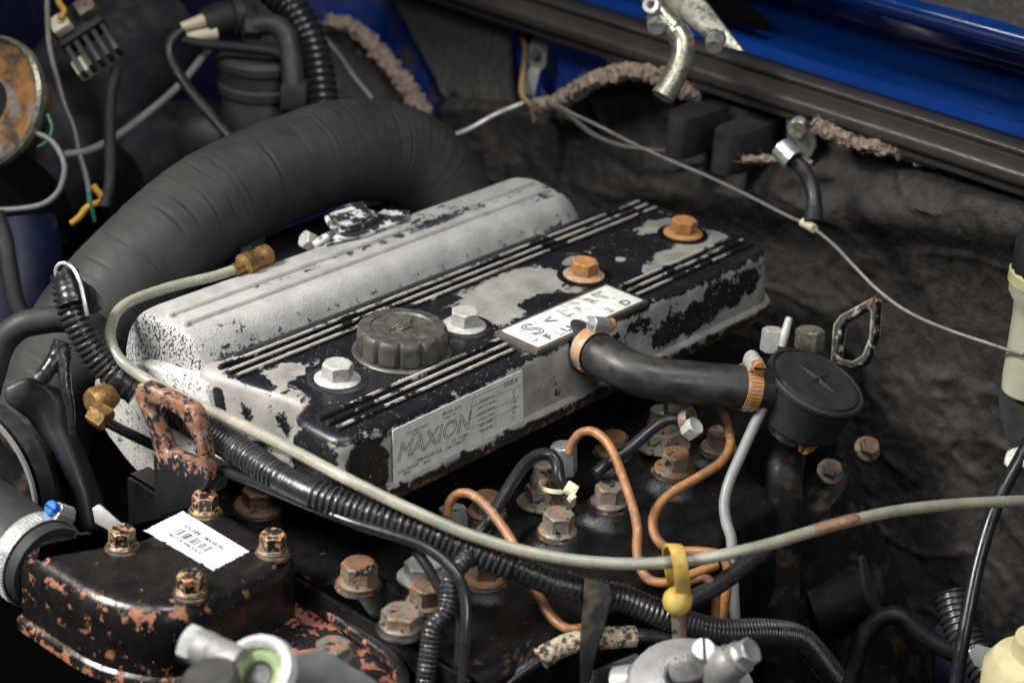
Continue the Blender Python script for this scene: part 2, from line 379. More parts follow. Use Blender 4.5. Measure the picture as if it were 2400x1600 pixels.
M_rubberm = mat('matte_black_rubber', (.018, .018, .018), .62, var=.25, vsize=14, bump=.08, bsize=1.2, spec=.35)
M_tubeb = mat('glossy_black_tube', (.013, .013, .015), .27, var=.2, vsize=20)
M_conduit = mat('black_split_conduit', (.024, .0235, .024), .29, var=.3, vsize=15)
M_tape = mat('black_vinyl_tape', (.014, .014, .015), .3, var=.3, vsize=8, bump=.3, bsize=5)
M_clear = mat('yellowed_clear_tube', (.44, .42, .33), .24, var=.28, vsize=30, trans=.42, spec=.5, layers=[dict(c=(.26, .27, .23), size=70, th=.54, soft=.12, r=.3, h=0), dict(c=(.2, .16, .1), size=6, th=.69, soft=.03, r=.5)])
M_greytube = mat('grey_plastic_tube', (.17, .178, .172), .45, var=.15, layers=[dict(c=(.03, .03, .03), size=4, th=.68, r=.5)])
M_copper = mat('rusted_steel_pipe', (.26, .115, .038), .46, metal=.2, var=.35, vsize=22, bump=.12, bsize=.9, layers=[dict(c=(.17, .085, .05), size=26, th=.52, soft=.08, r=.5), dict(c=(.34, .17, .05), size=5, th=.60, soft=.05, r=.6), dict(c=(.42, .38, .32), size=9, th=.70, soft=.03, r=.4, m=.3)])
M_copperj = mat('copper_sleeve', (.28, .17, .12), .45, metal=.5, var=.25, vsize=6, layers=[dict(c=(.06, .05, .05), size=3, th=.65, r=.6)])
M_band = mat('clamp_band_rusting', (.5, .46, .4), .35, metal=.7, var=.2, vsize=6, layers=[dict(c=(.40, .19, .07), size=9, th=.47, r=.6, m=.25, soft=.08)])
M_bandn = mat('clamp_band_clean', (.62, .63, .62), .28, metal=.7, var=.12, vsize=8)
M_alu = mat('cast_aluminium', (.31, .305, .30), .48, metal=.4, var=.12, vsize=6, bump=.12, bsize=1.0, layers=[dict(c=(.1, .09, .08), size=14, th=.66, soft=.08, r=.6, h=0)])
M_sticker = mat('white_sticker', (.62, .63, .64), .45, var=.03, layers=[dict(c=(.02, .02, .05), size=7, th=.74, r=.4)])
M_ink = mat('faded_black_ink', (.022, .024, .04), .6, var=.3, vsize=4)
M_plate = mat('worn_aluminium_label', (.52, .53, .50), .40, metal=.08, var=.10, vsize=12, bump2=.06, b2size=14, layers=[dict(c=(.40, .40, .37), size=10, th=.56, soft=.12, r=.5, h=0)])
M_ink2 = mat('worn_grey_ink', (.05, .053, .068), .6, var=.5, vsize=5, layers=[dict(c=(.35, .35, .33), size=5, th=.62, soft=.08, r=.5, h=0)])
M_emblem = mat('white_enamel_emblem', (.66, .67, .64), .4, var=.12, vsize=10, layers=[dict(c=(.3, .29, .26), size=9, th=.6, soft=.08, r=.5, h=0)])
M_emblemrim = mat('dirty_emblem_frame', (.10, .09, .075), .45, metal=.3, var=.3, vsize=8)
M_blue = mat('glossy_blue_paint', (.004, .036, .20), .2, var=.15, vsize=60, coat=.6, specks=.25, speck_col=(.4, .45, .55))
M_bluem = mat('dusty_blue_paint', (.008, .06, .38), .42, var=.2, vsize=40, coat=.15, layers=[dict(c=(.13, .10, .10), size=30, th=.57, soft=.1, r=.75, h=0), dict(c=(.2, .13, .09), size=8, th=.68, soft=.02, r=.8)])
M_blued = mat('shaded_blue_paint', (.002, .006, .03), .5, var=.4, vsize=30)  # body blue darkened almost to black, shade put into the colour
M_felt = mat('dark_felt_insulation', (.034, .0305, .028), .62, var=.5, vsize=9, bump=.7, bsize=2.6, bump2=2.2, b2size=11, spec=.4, rvar=.15, layers=[dict(c=(.048, .042, .037), size=24, th=.60, soft=.12, r=.75, h=.1), dict(c=(.085, .078, .07), size=7, th=.68, soft=.06, r=.85, h=.1)])
M_feltl = mat('grey_felt_insulation', (.13, .122, .114), .9, var=.3, vsize=6, bump=.5, bsize=2, bump2=1.0, b2size=14, spec=.15)
M_fray = mat('frayed_felt_fibre', (.28, .215, .17), .9, var=.5, vsize=3, bump=.9, bsize=1.6, layers=[dict(c=(.40, .32, .26), size=3, th=.56, r=.9), dict(c=(.36, .13, .09), size=4, th=.69, r=.9), dict(c=(.1, .09, .08), size=4, th=.6, r=.9)])
M_seal = mat('dusty_rubber_seal', (.04, .035, .032), .38, var=.2, vsize=25, specks=.7, speck_col=(.5, .48, .45))
M_pitch = mat('grimy_black_metal', (.008, .008, .009), .5, spec=.25, var=.4, vsize=20, bump=.15, bsize=3, layers=[dict(c=(.05, .038, .025), size=18, th=.6, soft=.08, r=.7)])
M_floor = mat('unlit_black', (.003, .003, .003), .9, spec=.05)  # near black paints in the dark of the bay depths and latch opening
M_canister = mat('blue_black_canister', (.022, .024, .030), .45, var=.25, vsize=30, bump=.04, layers=[dict(c=(.06, .055, .05), size=30, th=.62, soft=.12, r=.6, h=0)])
M_greyblk = mat('dusty_black_plastic', (.035, .034, .033), .55, var=.25, vsize=14, bump=.06)
M_yellow = mat('yellow_dipstick_plastic', (.44, .28, .05), .38, var=.18, vsize=7, sss=.15, layers=[dict(c=(.42, .33, .1), size=12, th=.55, soft=.15, r=.4, h=0)])
M_ivory = mat('ivory_plastic', (.62, .56, .40), .42, var=.12, vsize=8, sss=.3)
M_resv = mat('milky_reservoir_plastic', (.60, .60, .46), .35, var=.1, vsize=20, sss=.4)
M_yellowres = mat('yellowed_reservoir_plastic', (.60, .55, .32), .4, var=.15, vsize=14, sss=.4)
M_bluescrew = mat('blue_screw_paint', (.01, .12, .55), .35, var=.1)
M_white = mat('bright_white_metal', (.60, .61, .60), .33, metal=.3, var=.08)
M_braid = mat('gritty_heat_sleeve', (.34, .29, .20), .9, var=.5, vsize=2.0, bump=1.6, bsize=1.8, layers=[dict(c=(.03, .028, .025), size=4, th=.54, r=.9)])
M_orange = mat('rusted_lamp_bowl', (.26, .12, .035), .5, metal=.2, var=.4, vsize=14, bump=.15, layers=[dict(c=(.30, .29, .24), size=30, th=.53, soft=.05, r=.35, m=.5), dict(c=(.03, .025, .02), size=18, th=.56, soft=.08, r=.6)])
M_yw = mat('yellow_wire', (.45, .25, .015), .5); M_gw = mat('green_wire', (.015, .12, .06), .5); M_rw = mat('red_plastic', (.04, .004, .004), .5)
M_wire = mat('grey_wire', (.10, .095, .09), .4, var=.2); M_cable = mat('pale_steel_cable', (.27, .255, .235), .35, metal=.4, var=.15)
M_tan = mat('tan_wire', (.35, .22, .08), .5, var=.3, vsize=5)

# ================================================================== THE SETTING
mk('bay_floor', heightgrid(-900, 900, -900, 900, 4, 4, lambda x, y: V((x, y, -430))), M_floor, kind='structure')
mk('bulkhead', box(592, 600, -620, 700, -430, 92, 2), M_bluem, kind='structure')
mk('inner_fender', prism([V((-500, 640, -430)), V((592, 640, -430)), V((592, 640, 90)), V((-500, 640, 60))], (0, 8, 0), 1), M_blued, kind='structure')
# cowl: blue pressed panel above the seal, one profile swept along the bulkhead
prof = roundpoly([V(p) for p in ((577, 98, 0), (588, 101, 0), (594, 107, 0), (640, 105, 0), (672, 116, 0), (672, 140, 0), (634, 150, 0), (608, 156, 0), (604, 168, 0), (612, 176, 0), (620, 178, 0), (626, 188, 0), (644, 194, 0), (660, 220, 0), (720, 270, 0))], 8, 5)[6:-6]
def cowl(i, y):
    p = prof[int(round(i))]; w = 0
    w = 9 * math.exp(-((y - 150) / 60) ** 2) + 7 * math.exp(-((y + 190) / 70) ** 2)
    k = math.exp(-((p.y - 122) / 16) ** 2)
    return V((p.x + w * k, y, p.y + .5 * math.sin(y * .013)))
cw = mk('cowl', heightgrid(0, len(prof) - 1, 700, -620, len(prof) - 1, 70, cowl), M_blue, kind='structure')

mk('latch_slot_shade', prism(roundpoly([at(u, v, x=600) for u, v in ((1600, -60), (1700, -22), (1765, 28), (1798, 74), (1745, 66), (1680, 42), (1610, 10))], 5, 4), (12, 0, -3), 1), M_floor, cw)  # solid black piece stands in for the shade inside the opening

# ================================================================== BULKHEAD FURNITURE
sp = roundpoly([V(p) for p in ((577, 101, 0), (563, 103, 0), (557, 99, 0), (561, 93, 0), (553, 93, 0), (544, 88, 0), (543, 78, 0), (550, 75, 0), (548, 68, 0), (577, 66, 0))], 4, 4)
def sealf(i, y):
    p = sp[int(round(i)) % len(sp)]; return V((p.x, y, p.y + .6 * fbm(y * .008, 3, 1)))
mk('weather_seal', heightgrid(0, len(sp), 420, -520, len(sp), 90, sealf), M_seal, label='long dusty black rubber hood seal running along the top of the bulkhead', cat='seal')

# main felt pad on the bulkhead
edge_px = [(700, 420), (1005, 300), (1053, 230), (1215, 243), (1290, 262), (1400, 212), (1500, 196), (1600, 215), (1700, 300), (1900, 292), (2050, 345), (2200, 395), (2400, 450), (2700, 540)]
edge = [at(u, v, x=572) for u, v in edge_px]
def ztop(y):
    for a, b in zip(edge, edge[1:]):
        if b.y <= y <= a.y:
            t = (a.y - y) / (a.y - b.y); return a.z + (b.z - a.z) * t
    return edge[0].z if y > edge[0].y else edge[-1].z
def padf(y, t):
    zt = ztop(y); z = -430 + (zt + 430) * t
    d = 4 * fbm(y * .010, z * .010, 2.2) + 1.0 * fbm(y * .05, z * .05, 7.7) + .5 * fbm(y * .13, z * .13, 5)
    d += 16 * math.exp(-((z + 20 + .22 * y) / 26) ** 2) * (1 if y < 60 else math.exp(-((y - 60) / 60) ** 2))
    w1 = noise.noise(V((y * .011 + z * .006, z * .022 - y * .006, 4.4))); w2 = noise.noise(V((y * .03 + z * .02, z * .045 - y * .02, 8.4)))
    d += 2.6 * (1 - min(1, abs(w1) * 5)) ** 2 + .9 * (1 - min(1, abs(w2) * 4)) ** 2
    curl = max(0, (t - .985) / .015); z2 = z
    return V((574 - abs(d) * .8 - d * .6 - 8 * (1 - curl ** 2) + curl * 8, y, z2))
pad = thing('insulation_pad', (570, -120, -430), 'large dark wrinkled felt insulation pad covering the bulkhead behind the engine', 'insulation')
mk('felt_sheet', heightgrid(440, -600, 0, 1, 340, 170, padf), M_felt, pad, smooth=60)
def fray(pts, r, seed=0):
    path = spline(pts, 1.6); vs_, fs = tube(path, lambda s, L: r * min(1, .45 + (L - s) * .05), 14, raw=True)
    out = []
    for i, v in enumerate(vs_):
        c_ = path[min(i // 14, len(path) - 1)]; d = V(v) - c_
        k = 1 + .55 * noise.noise(V(v) * .16 + V((seed, 0, 0))) + .35 * noise.noise(V(v) * .5) + .2 * noise.noise(V(v) * 1.3)
        d = d * k; d.z *= .85; out.append(c_ + d)
    gs = [(out, fs)]
    rnd = random.Random(seed + 40)
    for _ in range(int(len(path) * .8)):          # loose fibres
        c_ = path[rnd.randrange(len(path))]; d = V((rnd.gauss(0, 1), rnd.gauss(0, 1), rnd.gauss(0, 1))).normalized()
        a_ = c_ + d * r * .8; b_ = c_ + (d + V((rnd.gauss(0, .4), rnd.gauss(0, .4), rnd.gauss(0, .4)))) * r * rnd.uniform(1.0, 1.4); e_ = b_ + V((rnd.gauss(0, 1), rnd.gauss(0, 1), rnd.gauss(0, 1))) * 2
        gs.append(tube([a_, b_, e_], .16, 4, raw=True))
    return join(*gs)
mk('frayed_edge', fray(tp([(1905, 285, 1600), (1960, 318, 1597), (2040, 342, 1592), (2120, 357, 1588), (2200, 388, 1580)]), 7, 3), M_fray, pad)
mk('frayed_edge', fray(tp([(1740, 375, 1640), (1830, 372, 1630), (1905, 380, 1620)]), 4, 5), M_fray, pad)
# curled flap with a frayed lip
fl = thing('torn_insulation_flap', at(1450, 240, x=560), 'torn felt flap curling forward with a frayed pinkish brown lip below the seal', 'insulation')
lip = [at(*p) for p in ((1262, 250, None, 540), (1300, 245, None, 532), (1345, 215, None, 526), (1400, 186, None, 524), (1460, 170, None, 526), (1520, 174, None, 532), (1580, 195, None, 540), (1640, 235, None, 552))]
mk('frayed_edge', fray(lip, 8.2, 1), M_fray, fl)
mk('frayed_edge', fray([lip[0] + V((0, 3, -2)), lip[0] + V((-1, 2, -7)), lip[0] + V((-3, 0, -15))], 4.5, 2), M_fray, fl)
LP = spline(lip, 4)
def flapf(i, t):
    p = LP[min(int(round(i)), len(LP) - 1)]; q = V((578, p.y + 4, p.z - 26))
    m_ = p.lerp(q, t); m_.z += 7 * math.sin(t * math.pi) - 0; m_ += V((1, 0, 1)) * 1.2 * fbm(i * .1, t * 3, 2); return m_
mk('felt_sheet', heightgrid(0, len(LP) - 1, 0, 1, len(LP) - 1, 14, flapf), M_felt, fl, smooth=60)

def sheet(px, xs, th, m_, name, label, bump_=2.0, cat='insulation', n=40):
    """felt sheet from an outline seen at plane x, triangulated and roughened"""
    pts = [at(u, v, x=xs) for u, v in px]
    rp = []
    for i in range(len(pts)):
        a, b = pts[i], pts[(i + 1) % len(pts)]; k = max(2, int((b - a).length / 8))
        for j in range(k): q = a.lerp(b, j / k); q += V((0, fbm(q.y * .1, q.z * .1, 1) * bump_, fbm(q.y * .1, q.z * .1, 9) * bump_)); rp.append(q)
    bm = bmesh.new(); f = bm.faces.new([bm.verts.new(p) for p in rp]); bmesh.ops.triangulate(bm, faces=[f])
    for _ in range(2): bmesh.ops.subdivide_edges(bm, edges=[e for e in bm.edges if e.calc_length() > 12], cuts=1, use_grid_fill=False); bmesh.ops.triangulate(bm, faces=bm.faces[:])
    r = bmesh.ops.extrude_face_region(bm, geom=bm.faces[:])
    for v in r['geom']:
        if isinstance(v, bmesh.types.BMVert): v.co.x -= th + 3 * fbm(v.co.y * .03, v.co.z * .03, 4)
    return mk(name, from_bm(bm), m_, label=label, cat=cat, smooth=60)
sheet([(905, -40), (1150, -40), (1192, 30), (1203, 150), (1212, 245), (1150, 262), (1058, 226), (1010, 150), (975, 70)], 586, 6, M_feltl, 'felt_sheet', 'flat grey felt insulation panel beside the blue strip at the top of the bulkhead')
sheet([(330, -60), (660, -60), (760, 60), (700, 180), (560, 250), (380, 220), (350, 90)], 588, 7, M_feltl, 'felt_sheet', 'grey felt insulation panel behind the filter canister in the far corner')
tf = sheet([(772, 52), (800, 62), (850, 95), (905, 150), (950, 205), (1010, 290), (900, 330), (820, 260), (770, 150)], 560, 12, M_feltl, 'torn_insulation', 'torn felt insulation edge curling up beside the blue strip behind the duct')
mk('frayed_edge', fray([at(u, v, x=550) for u, v in ((772, 55), (805, 60), (850, 85), (905, 145), (955, 205), (1005, 285))], 9, 9), M_fray, tf)

# grommet, wires and the zinc P clip
gr = at(1238, 66, x=584)
mk('grommet', lathe([(4, 0), (11, 0), (12, 3), (11, 5), (7, 6), (6, 4), (3.5, 3)], frame(gr, (-1, -.25, .1)), 24), M_rubberm, label='round black rubber grommet in the bulkhead above the two small wires', cat='grommet')
mk('wire', tube(tp([(1232, 66, 1860), (1224, 84, 1855), (1231, 110, 1855), (1229, 150, 1855), (1222, 200, 1850), (1226, 228, 1845), (1252, 250, 1835), (1300, 265, 1810), (1345, 279, 1790)]), 2.6, 10), M_tan, label='tan and grey wire hanging from the bulkhead grommet', cat='wire')
pc = at(1262, 130, x=578); pcl = thing('cable_clip', pc, 'white zinc clip with a screw on the blue bulkhead left of the torn flap', 'clip')
M1 = frame(pc, (-1, -.15, .1), (0, -1, 0))
mk('clip_plate', prism([M1 @ V(p) for p in ((-9, 14, 0), (9, 14, 0), (10, -8, 0), (5, -14, 0), (-5, -14, 0), (-9, -4, 0))], (-2.5, 0, 0), .5), M_white, pcl)
mk('clip_loop', prism([M1 @ V(p) for p in ((-6, -12, 2), (6, -12, 2), (7, -26, 7), (5, -38, 4), (-7, -38, 2), (-9, -26, 5))], (-2, 0, 0), .6), M_white, pcl)
mk('screw', lathe([(6.5, 0), (6.5, 1.5), (4, 1.6), (4, 5), (3, 6), (0.01, 6)], frame(pc + V((-3, 0, 1)), (-1, -.1, .1)), 20), M_greytube, pcl)
mk('cable', tube(tp([(1040, 326, 1790), (1100, 303, 1790), (1160, 270, 1795), (1225, 243, 1800)]), 2.6, 10), M_cable, label='short pale grey cable emerging from behind the big duct', cat='cable')
mk('cable', tube(tp([(1285, 240, 1760), (1330, 268, 1750), (1390, 315, 1735), (1450, 340, 1725), (1520, 352, 1720), (1600, 356, 1715)]), 2.4, 10), M_wire, label='grey wire lying along the felt below the torn flap', cat='wire')
cab = thing('long_cable', at(1890, 525, d=1560), 'thin pale cable sagging diagonally across the felt to the white reservoir', 'cable')
cpts = [(1305, 246, 1752), (1345, 268, 1738), (1398, 293, 1720), (1480, 335, 1700), (1560, 372, 1680), (1660, 414, 1655), (1760, 462, 1620), (1850, 508, 1585), (1895, 528, 1565), (1950, 570, 1545), (2000, 622, 1525), (2060, 682, 1505), (2130, 732, 1485), (2220, 772, 1460), (2320, 806, 1440), (2400, 832, 1420)]
mk('cable', tube(tp(cpts), 1.4, 10), M_cable, cab)
mk('crimp_sleeve', tube(tp([(1880, 521, 1568), (1895, 528, 1563), (1908, 536, 1557)]), 3.6, 12, 1.5), M_ivory, cab)

# fork-shaped rubber bump stop
bs = at(1715, 300, x=548)
bst = thing('bump_stop', bs, 'black fork shaped rubber bump stop hanging below the seal', 'bump stop')
tz = 59
tpts = roundpoly([V(p) for p in ((590, 28, tz), (512, 22, tz), (499, 14, tz), (499, 1, tz), (512, -5, tz), (562, -5, tz), (562, -27, tz), (512, -27, tz), (499, -34, tz), (500, -48, tz), (514, -54, tz), (590, -54, tz))], [4, 8, 6, 6, 8, 10, 10, 8, 6, 6, 8, 4], 4)
mk('rubber_block', prism(tpts, (0, 0, -36), 1.2), mat('dusty_rubber_block', (.028, .026, .025), .6, var=.3, vsize=12, bump=.1, specks=.5), bst)
tl = at(1760, 225, x=556)
mk('mounting_plate', prism([at(u, v, z=tz + 2.5) for u, v in ((1650, 200), (1845, 252), (1858, 268), (1750, 250), (1690, 225), (1640, 215))], (0, 0, 2), .5), M_greytube, bst)
# zinc bracket with yellow bolt and the cable clamp
zb = at(1875, 300, x=548)
zc = thing('cable_clamp', zb, 'zinc cable clamp with a yellow bolt holding a black cable beside the bump stop', 'clamp')
mk('bracket_plate', prism([at(u, v, x=553) for u, v in ((1842, 258), (1905, 276), (1912, 345), (1890, 380), (1845, 365))], (3, 0, 0), .6), M_zinc, zc)
bd = V((-.9, -.35, .2))
mk('bolt', join(hexhead(15, 9, 0, m=frame(at(1872, 302, x=545), bd))), M_yzinc, zc)
mk('washer', lathe([(10.5, 0), (10.5, 2), (6, 2.2)], frame(at(1880, 300, x=549), bd), 24), M_zinc, zc)
mk('clamp_strap', lathe([(7.2, -8), (9.4, -8), (9.4, 8), (7.2, 8), (7.2, -8)], frame(at(1846, 362, d=1572), camdir(.5, .6, -.4)), 32), M_zinc, zc)
mk('cable', tube(tp([(1855, 372, 1575), (1880, 395, 1572), (1900, 430, 1570), (1908, 470, 1566), (1906, 512, 1562)]), 6.2, 14), M_rubber, zc)
mk('ferrule', tube(tp([(1908, 488, 1564), (1906, 520, 1561)]), 7.2, 14, 2), M_rubberm, zc)

# hood latch: zinc bracket, bent striker rod, bolts
hl = thing('hood_latch', at(1600, 80, d=1610), 'zinc plated hood latch bracket with a thick bent striker rod hanging down', 'latch')
mk('striker_rod', tube(tp([(1515, -30, 1610), (1540, 20, 1603), (1578, 65, 1597), (1600, 100, 1594), (1598, 140, 1592), (1578, 185, 1590), (1552, 228, 1588)]), lambda s, L: 8.6 if s < 45 else 9.6, 18, 1.5), M_yzinc, hl)
mk('latch_plate', prism([at(u, v, d=1612) for u, v in ((1480, -40), (1605, -40), (1660, 10), (1745, 122), (1700, 112), (1660, 95), (1590, 40), (1540, 30))], camdir(.2, -.3, 1) * 4, .8), M_yzinc, hl)
mk('rod_end', lathe([(3.5, 0), (3.5, 6), (6.5, 6.5), (7, 5.5), (7, 0)], frame(at(1530, 16, d=1594), camdir(-.35, -.1, -.93)), 24), M_white, hl)
bdn = camdir(-.15, .75, -.62)
for u, v, d in ((1540, 48, 1598), (1676, 92, 1600)):
    b = mk('bolt', hexhead(14, 10, 0, m=frame(at(u, v, d=d), bdn)), M_zinc, hl)
    mk('washer', lathe([(9, 0), (9, 2), (5, 2.1)], frame(at(u, v, d=d) - bdn * 2, bdn), 20), M_yzinc, b)
hf = sheet([(2100, -40), (2150, -8), (2210, 22), (2270, 42), (2330, 72), (2400, 98), (2470, 110), (2500, -60)], 622, 10, M_feltl, 'hood_insulation', 'grey felt pad at the upper right corner above the blue cowl', 3.0)

# ================================================================== CYLINDER HEAD
DECK = -98
hb = [  # pixel of the bolt's head centre, bolt top height, across flats, head height, flange radius, material, turn
 (842, 1318, -74, 20.5, 15, 13.4, M_hboltr, .2), (1000, 1366, -74, 19, 15, 12.6, M_hboltr, .5), (943, 1430, -78, 23, 11, 14, M_hbolt, .1),
 (1310, 1200, -74, 19, 15, 13.2, M_hbolt, .35), (1430, 1137, -74, 17.5, 14, 13.4, M_hbolt, .1), (1585, 1058, -72, 18.5, 15, 14.8, M_hboltr, .55),
 (1440, 1018, -76, 18.5, 14, 13.5, M_hboltr, .3), (1143, 1160, -76, 18.5, 14, 13.5, M_hboltr, .2), (1135, 1310, -78, 19, 14, 15, M_hboltr, .4),
 (606, 1145, -80, 20, 14, 17, M_hboltr, .3), (1690, 1008, -74, 17.5, 15, 13.5, M_hbolt, .2), (992, 1318, -86, 22, 12, 17, M_zincw, .1),
 (1545, 1258, -110, 18, 14, 14, M_hboltr, .4)]
hbw = [(at(u, v, z=z), af, h, fr, m_, rot) for u, v, z, af, h, fr, m_, rot in hb]
def deckz(x, y):
    z = DECK + 1.2 * fbm(x * .02, y * .02, 1)
    for p, af, h, fr, m_, rot in hbw:
        d = math.hypot(x - p.x, y - p.y); top_ = p.z - h - .5 - DECK
        k = fr + 2
        if d < k + 22: z = max(z, DECK + top_ * (1 / (1 + math.exp((d - k - 5) / 2.4)) if d > k - 6 else 1 / (1 + math.exp(-11 / 2.4))))
    return z
def y0(x):
    t = min(1, max(0, (x - 275) / 50)); return -268 + 75 * t * t * (3 - 2 * t)
def deckf(x, y):
    y = 60 + (y - 60) * (60 - y0(x)) / 328; return V((x, y, deckz(x, y)))
ch = thing('cylinder_head', (210, -200, -330), 'oily black cast cylinder head with raised bolt bosses below the valve cover', 'engine head')
Y0, Y1 = -268, 60
dg = heightgrid(-30, 480, Y0, Y1, 204, 130, deckf)
mk('deck', dg, M_head, ch, smooth=60)
# side wall facing the camera with rounded shoulder and ribs
def sidef(x, t):
    if t < .12:
        a = t / .12 * math.pi / 2; r = 9; return V((x, y0(x) - r * math.sin(a), DECK - r + r * math.cos(a) + 1.2 * fbm(x * .02, y0(x) * .02, 1) * (1 - t / .12)))
    z = DECK - 9 - (t - .12) / .88 * 230
    return V((x, y0(x) - 9 - 2 * fbm(x * .02, z * .03, 3) - 7 * (1 if abs((x - 60) % 112 - 56) > 44 else 0) * min(1, (t - .12) * 6), z))
mk('side_wall', heightgrid(-30, 480, 0, 1, 150, 46, sidef), M_head, ch, smooth=50)
mk('front_wall', prism([V((-30, Y0, DECK - 2)), V((-30, Y1, DECK - 2)), V((-30, Y1, -330)), V((-30, Y0, -330))], (-3, 0, 0), .8), M_head, ch)
for p, af, h, fr, m_, rot in hbw:
    b = mk('bolt', hexhead(af, h, fr, 3.4, 1.4, frame(p - V((0, 0, h)), (.02 * math.sin(rot * 9), .03 * math.cos(rot * 7), 1), (math.cos(rot), math.sin(rot), 0))), m_, ch)
    mk('rust_ring', lathe([(fr + 2.2, -2.2), (fr + 1.2, -.6), (fr - 1, .25), (fr - 3, .3)], frame(p - V((0, 0, h + .1)), (0, 0, 1)), 28), M_rring, b)
text('302', 20, at(1215, 1540, y=Y0 - 12.5), (1, 0, 0), (0, 0, 1), M_rring, ch, 'cast_number', depth=.6, outline=.4, space=1.1)

# gasket strip under the valve cover
gp = roundpoly([V((-12, 14, 0)), V((18, -62, 0)), V((-9, -88, 0)), V((-9, -139, 0)), V((470, -139, 0)), V((470, 16, 0))], 10, 4)
# ================================================================== VALVE COVER
vc = thing('valve_cover', (225, -60, -52), 'long black valve cover with paint peeling to grey, three ribs along each side', 'valve cover')
cpoly = roundpoly([V((-4, 10, 0)), V((15, -62, 0)), V((14, -78, 0)), V((-2, -86, 0)), V((-2, -123, 0)), V((457, -123, 0)), V((461, -60, 0)), V((457, 10, 0))], [9, 8, 5, 5, 9, 16, 40, 14], 6)
cp2 = [(p.x, p.y) for p in cpoly]
def subdiv(poly, mx):
    out = []
    for i in range(len(poly)):
        a, b = V(poly[i]), V(poly[(i + 1) % len(poly)]); k = max(1, int((b - a).length / mx))
        for j in range(k): q = a.lerp(b, j / k); out.append((q.x, q.y))
    return out
lv = [(-52, 15), (-47, 15), (-45.5, 13.5), (-44.5, 11), (-30, 9.4), (-14, 7.6), (-9, 6.8), (-6, 5.6), (-4.2, 3.6), (-3.3, 1.4), (-3, -1.5)]
mk('cover_body', ringloft(subdiv(cp2, 14), lv), M_cover, vc, smooth=40)
mk('gasket', ringloft([(p.x, p.y) for p in gp], [(-57, -2), (-52.2, -2)], True), M_rring, vc)
def rib(x0, x1, y, z=-3.4, w=2.2, h=3.4, wt=1.4):
    bm = bmesh.new()
    vs0 = [(x0, y - w, z), (x1, y - w, z), (x1, y + w, z), (x0, y + w, z), (x0 + 1.2, y - wt, z + h), (x1 - 1.2, y - wt, z + h), (x1 - 1.2, y + wt, z + h), (x0 + 1.2, y + wt, z + h)]
    v = [bm.verts.new(q) for q in vs0]
    for f in ((0, 3, 2, 1), (4, 5, 6, 7), (0, 1, 5, 4), (1, 2, 6, 5), (2, 3, 7, 6), (3, 0, 4, 7)): bm.faces.new([v[i] for i in f])
    bmesh.ops.bevel(bm, geom=bm.edges[:], offset=.6, segments=2, affect='EDGES'); return from_bm(bm)
for k in range(3):
    mk('rib', rib(0, 453, -8.7 * k), M_rib, vc)
    mk('rib', rib(0, 176 - 2 * k, -96.7 - 8.7 * k), M_rib, vc)
    mk('rib', rib(307 - 1 * k, 453, -96.7 - 8.7 * k), M_rib, vc)
# cover bolts
for i, (x, m_, mw_) in enumerate(((49, M_zincw, M_zincw), (173, M_zincw, M_zincw), (305, M_rust, M_rustw), (428, M_rust, M_rust))):
    b = mk('bolt', hexhead(18.5, 10.5, 0, m=frame((x, -64, -.4), (0, 0, 1), (math.cos(.5 + i * .23), math.sin(.5 + i * .23), 0))), m_, vc, label=('white zinc cover bolt', 'white zinc cover bolt', 'rusty orange cover bolt', 'rusty orange cover bolt')[i])
    mk('washer', lathe([(15.5, -1.5), (15.8, -.6), (14.5, .4), (8, .9), (6, .9)], frame((x, -64, -.8), (0, 0, 1)), 36), mw_, b)
    mk('seal_ring', lathe([(20.5, -3.2), (20.5, -2.6), (19, -1.9), (16, -2.2), (12, -1)], frame((x, -64, 0), (0, 0, 1)), 40), M_rubber if i < 2 else M_head, b)
# white emblem on the near edge
em = mk('emblem', box(177.5, 301.5, -129, -88.5, -3.5, .9, .7), M_emblemrim, vc, label='white name emblem in a dirty frame')
mk('emblem_face', box(182, 298.5, -126.3, -91.5, .2, 1.3, .2), M_emblem, em)
ez = 1.4
text('S', 24, (200, -106, ez), (1, 0, 0), (0, 1, 0), M_ink2, em, depth=.05, outline=.55, sx=1.15)
text('<', 18, (220, -104, ez), (1, -.15, 0), (.1, 1, 0), M_ink2, em, depth=.05, outline=.4)
text('L', 17, (238, -103, ez), (1, 0, 0), (0, 1, 0), M_ink2, em, depth=.05, outline=.28)
text('P', 13, (250, -106, ez), (1, 0, 0), (0, 1, 0), M_ink2, em, depth=.05, outline=.2)
text('R', 13, (268, -102, ez), (1, 0, 0), (0, 1, 0), M_ink2, em, depth=.05, outline=.3)
text('T', 17, (281, -102, ez), (1, 0, 0), (0, 1, 0), M_ink2, em, depth=.05, outline=.3)
for i, (c_, x) in enumerate((('T', 188), ('F', 199), ('L', 210), ('U', 219), ('E', 236), ('R', 246), ('3', 266), ('D', 285))):
    text(c_, 10, (x, -121.2 + .4 * math.sin(i * 2), ez), (1, 0, 0), (0, 1, 0), M_ink2, em, depth=.05, outline=.42 if i in (1, 3, 7) else .22, sx=1.2)
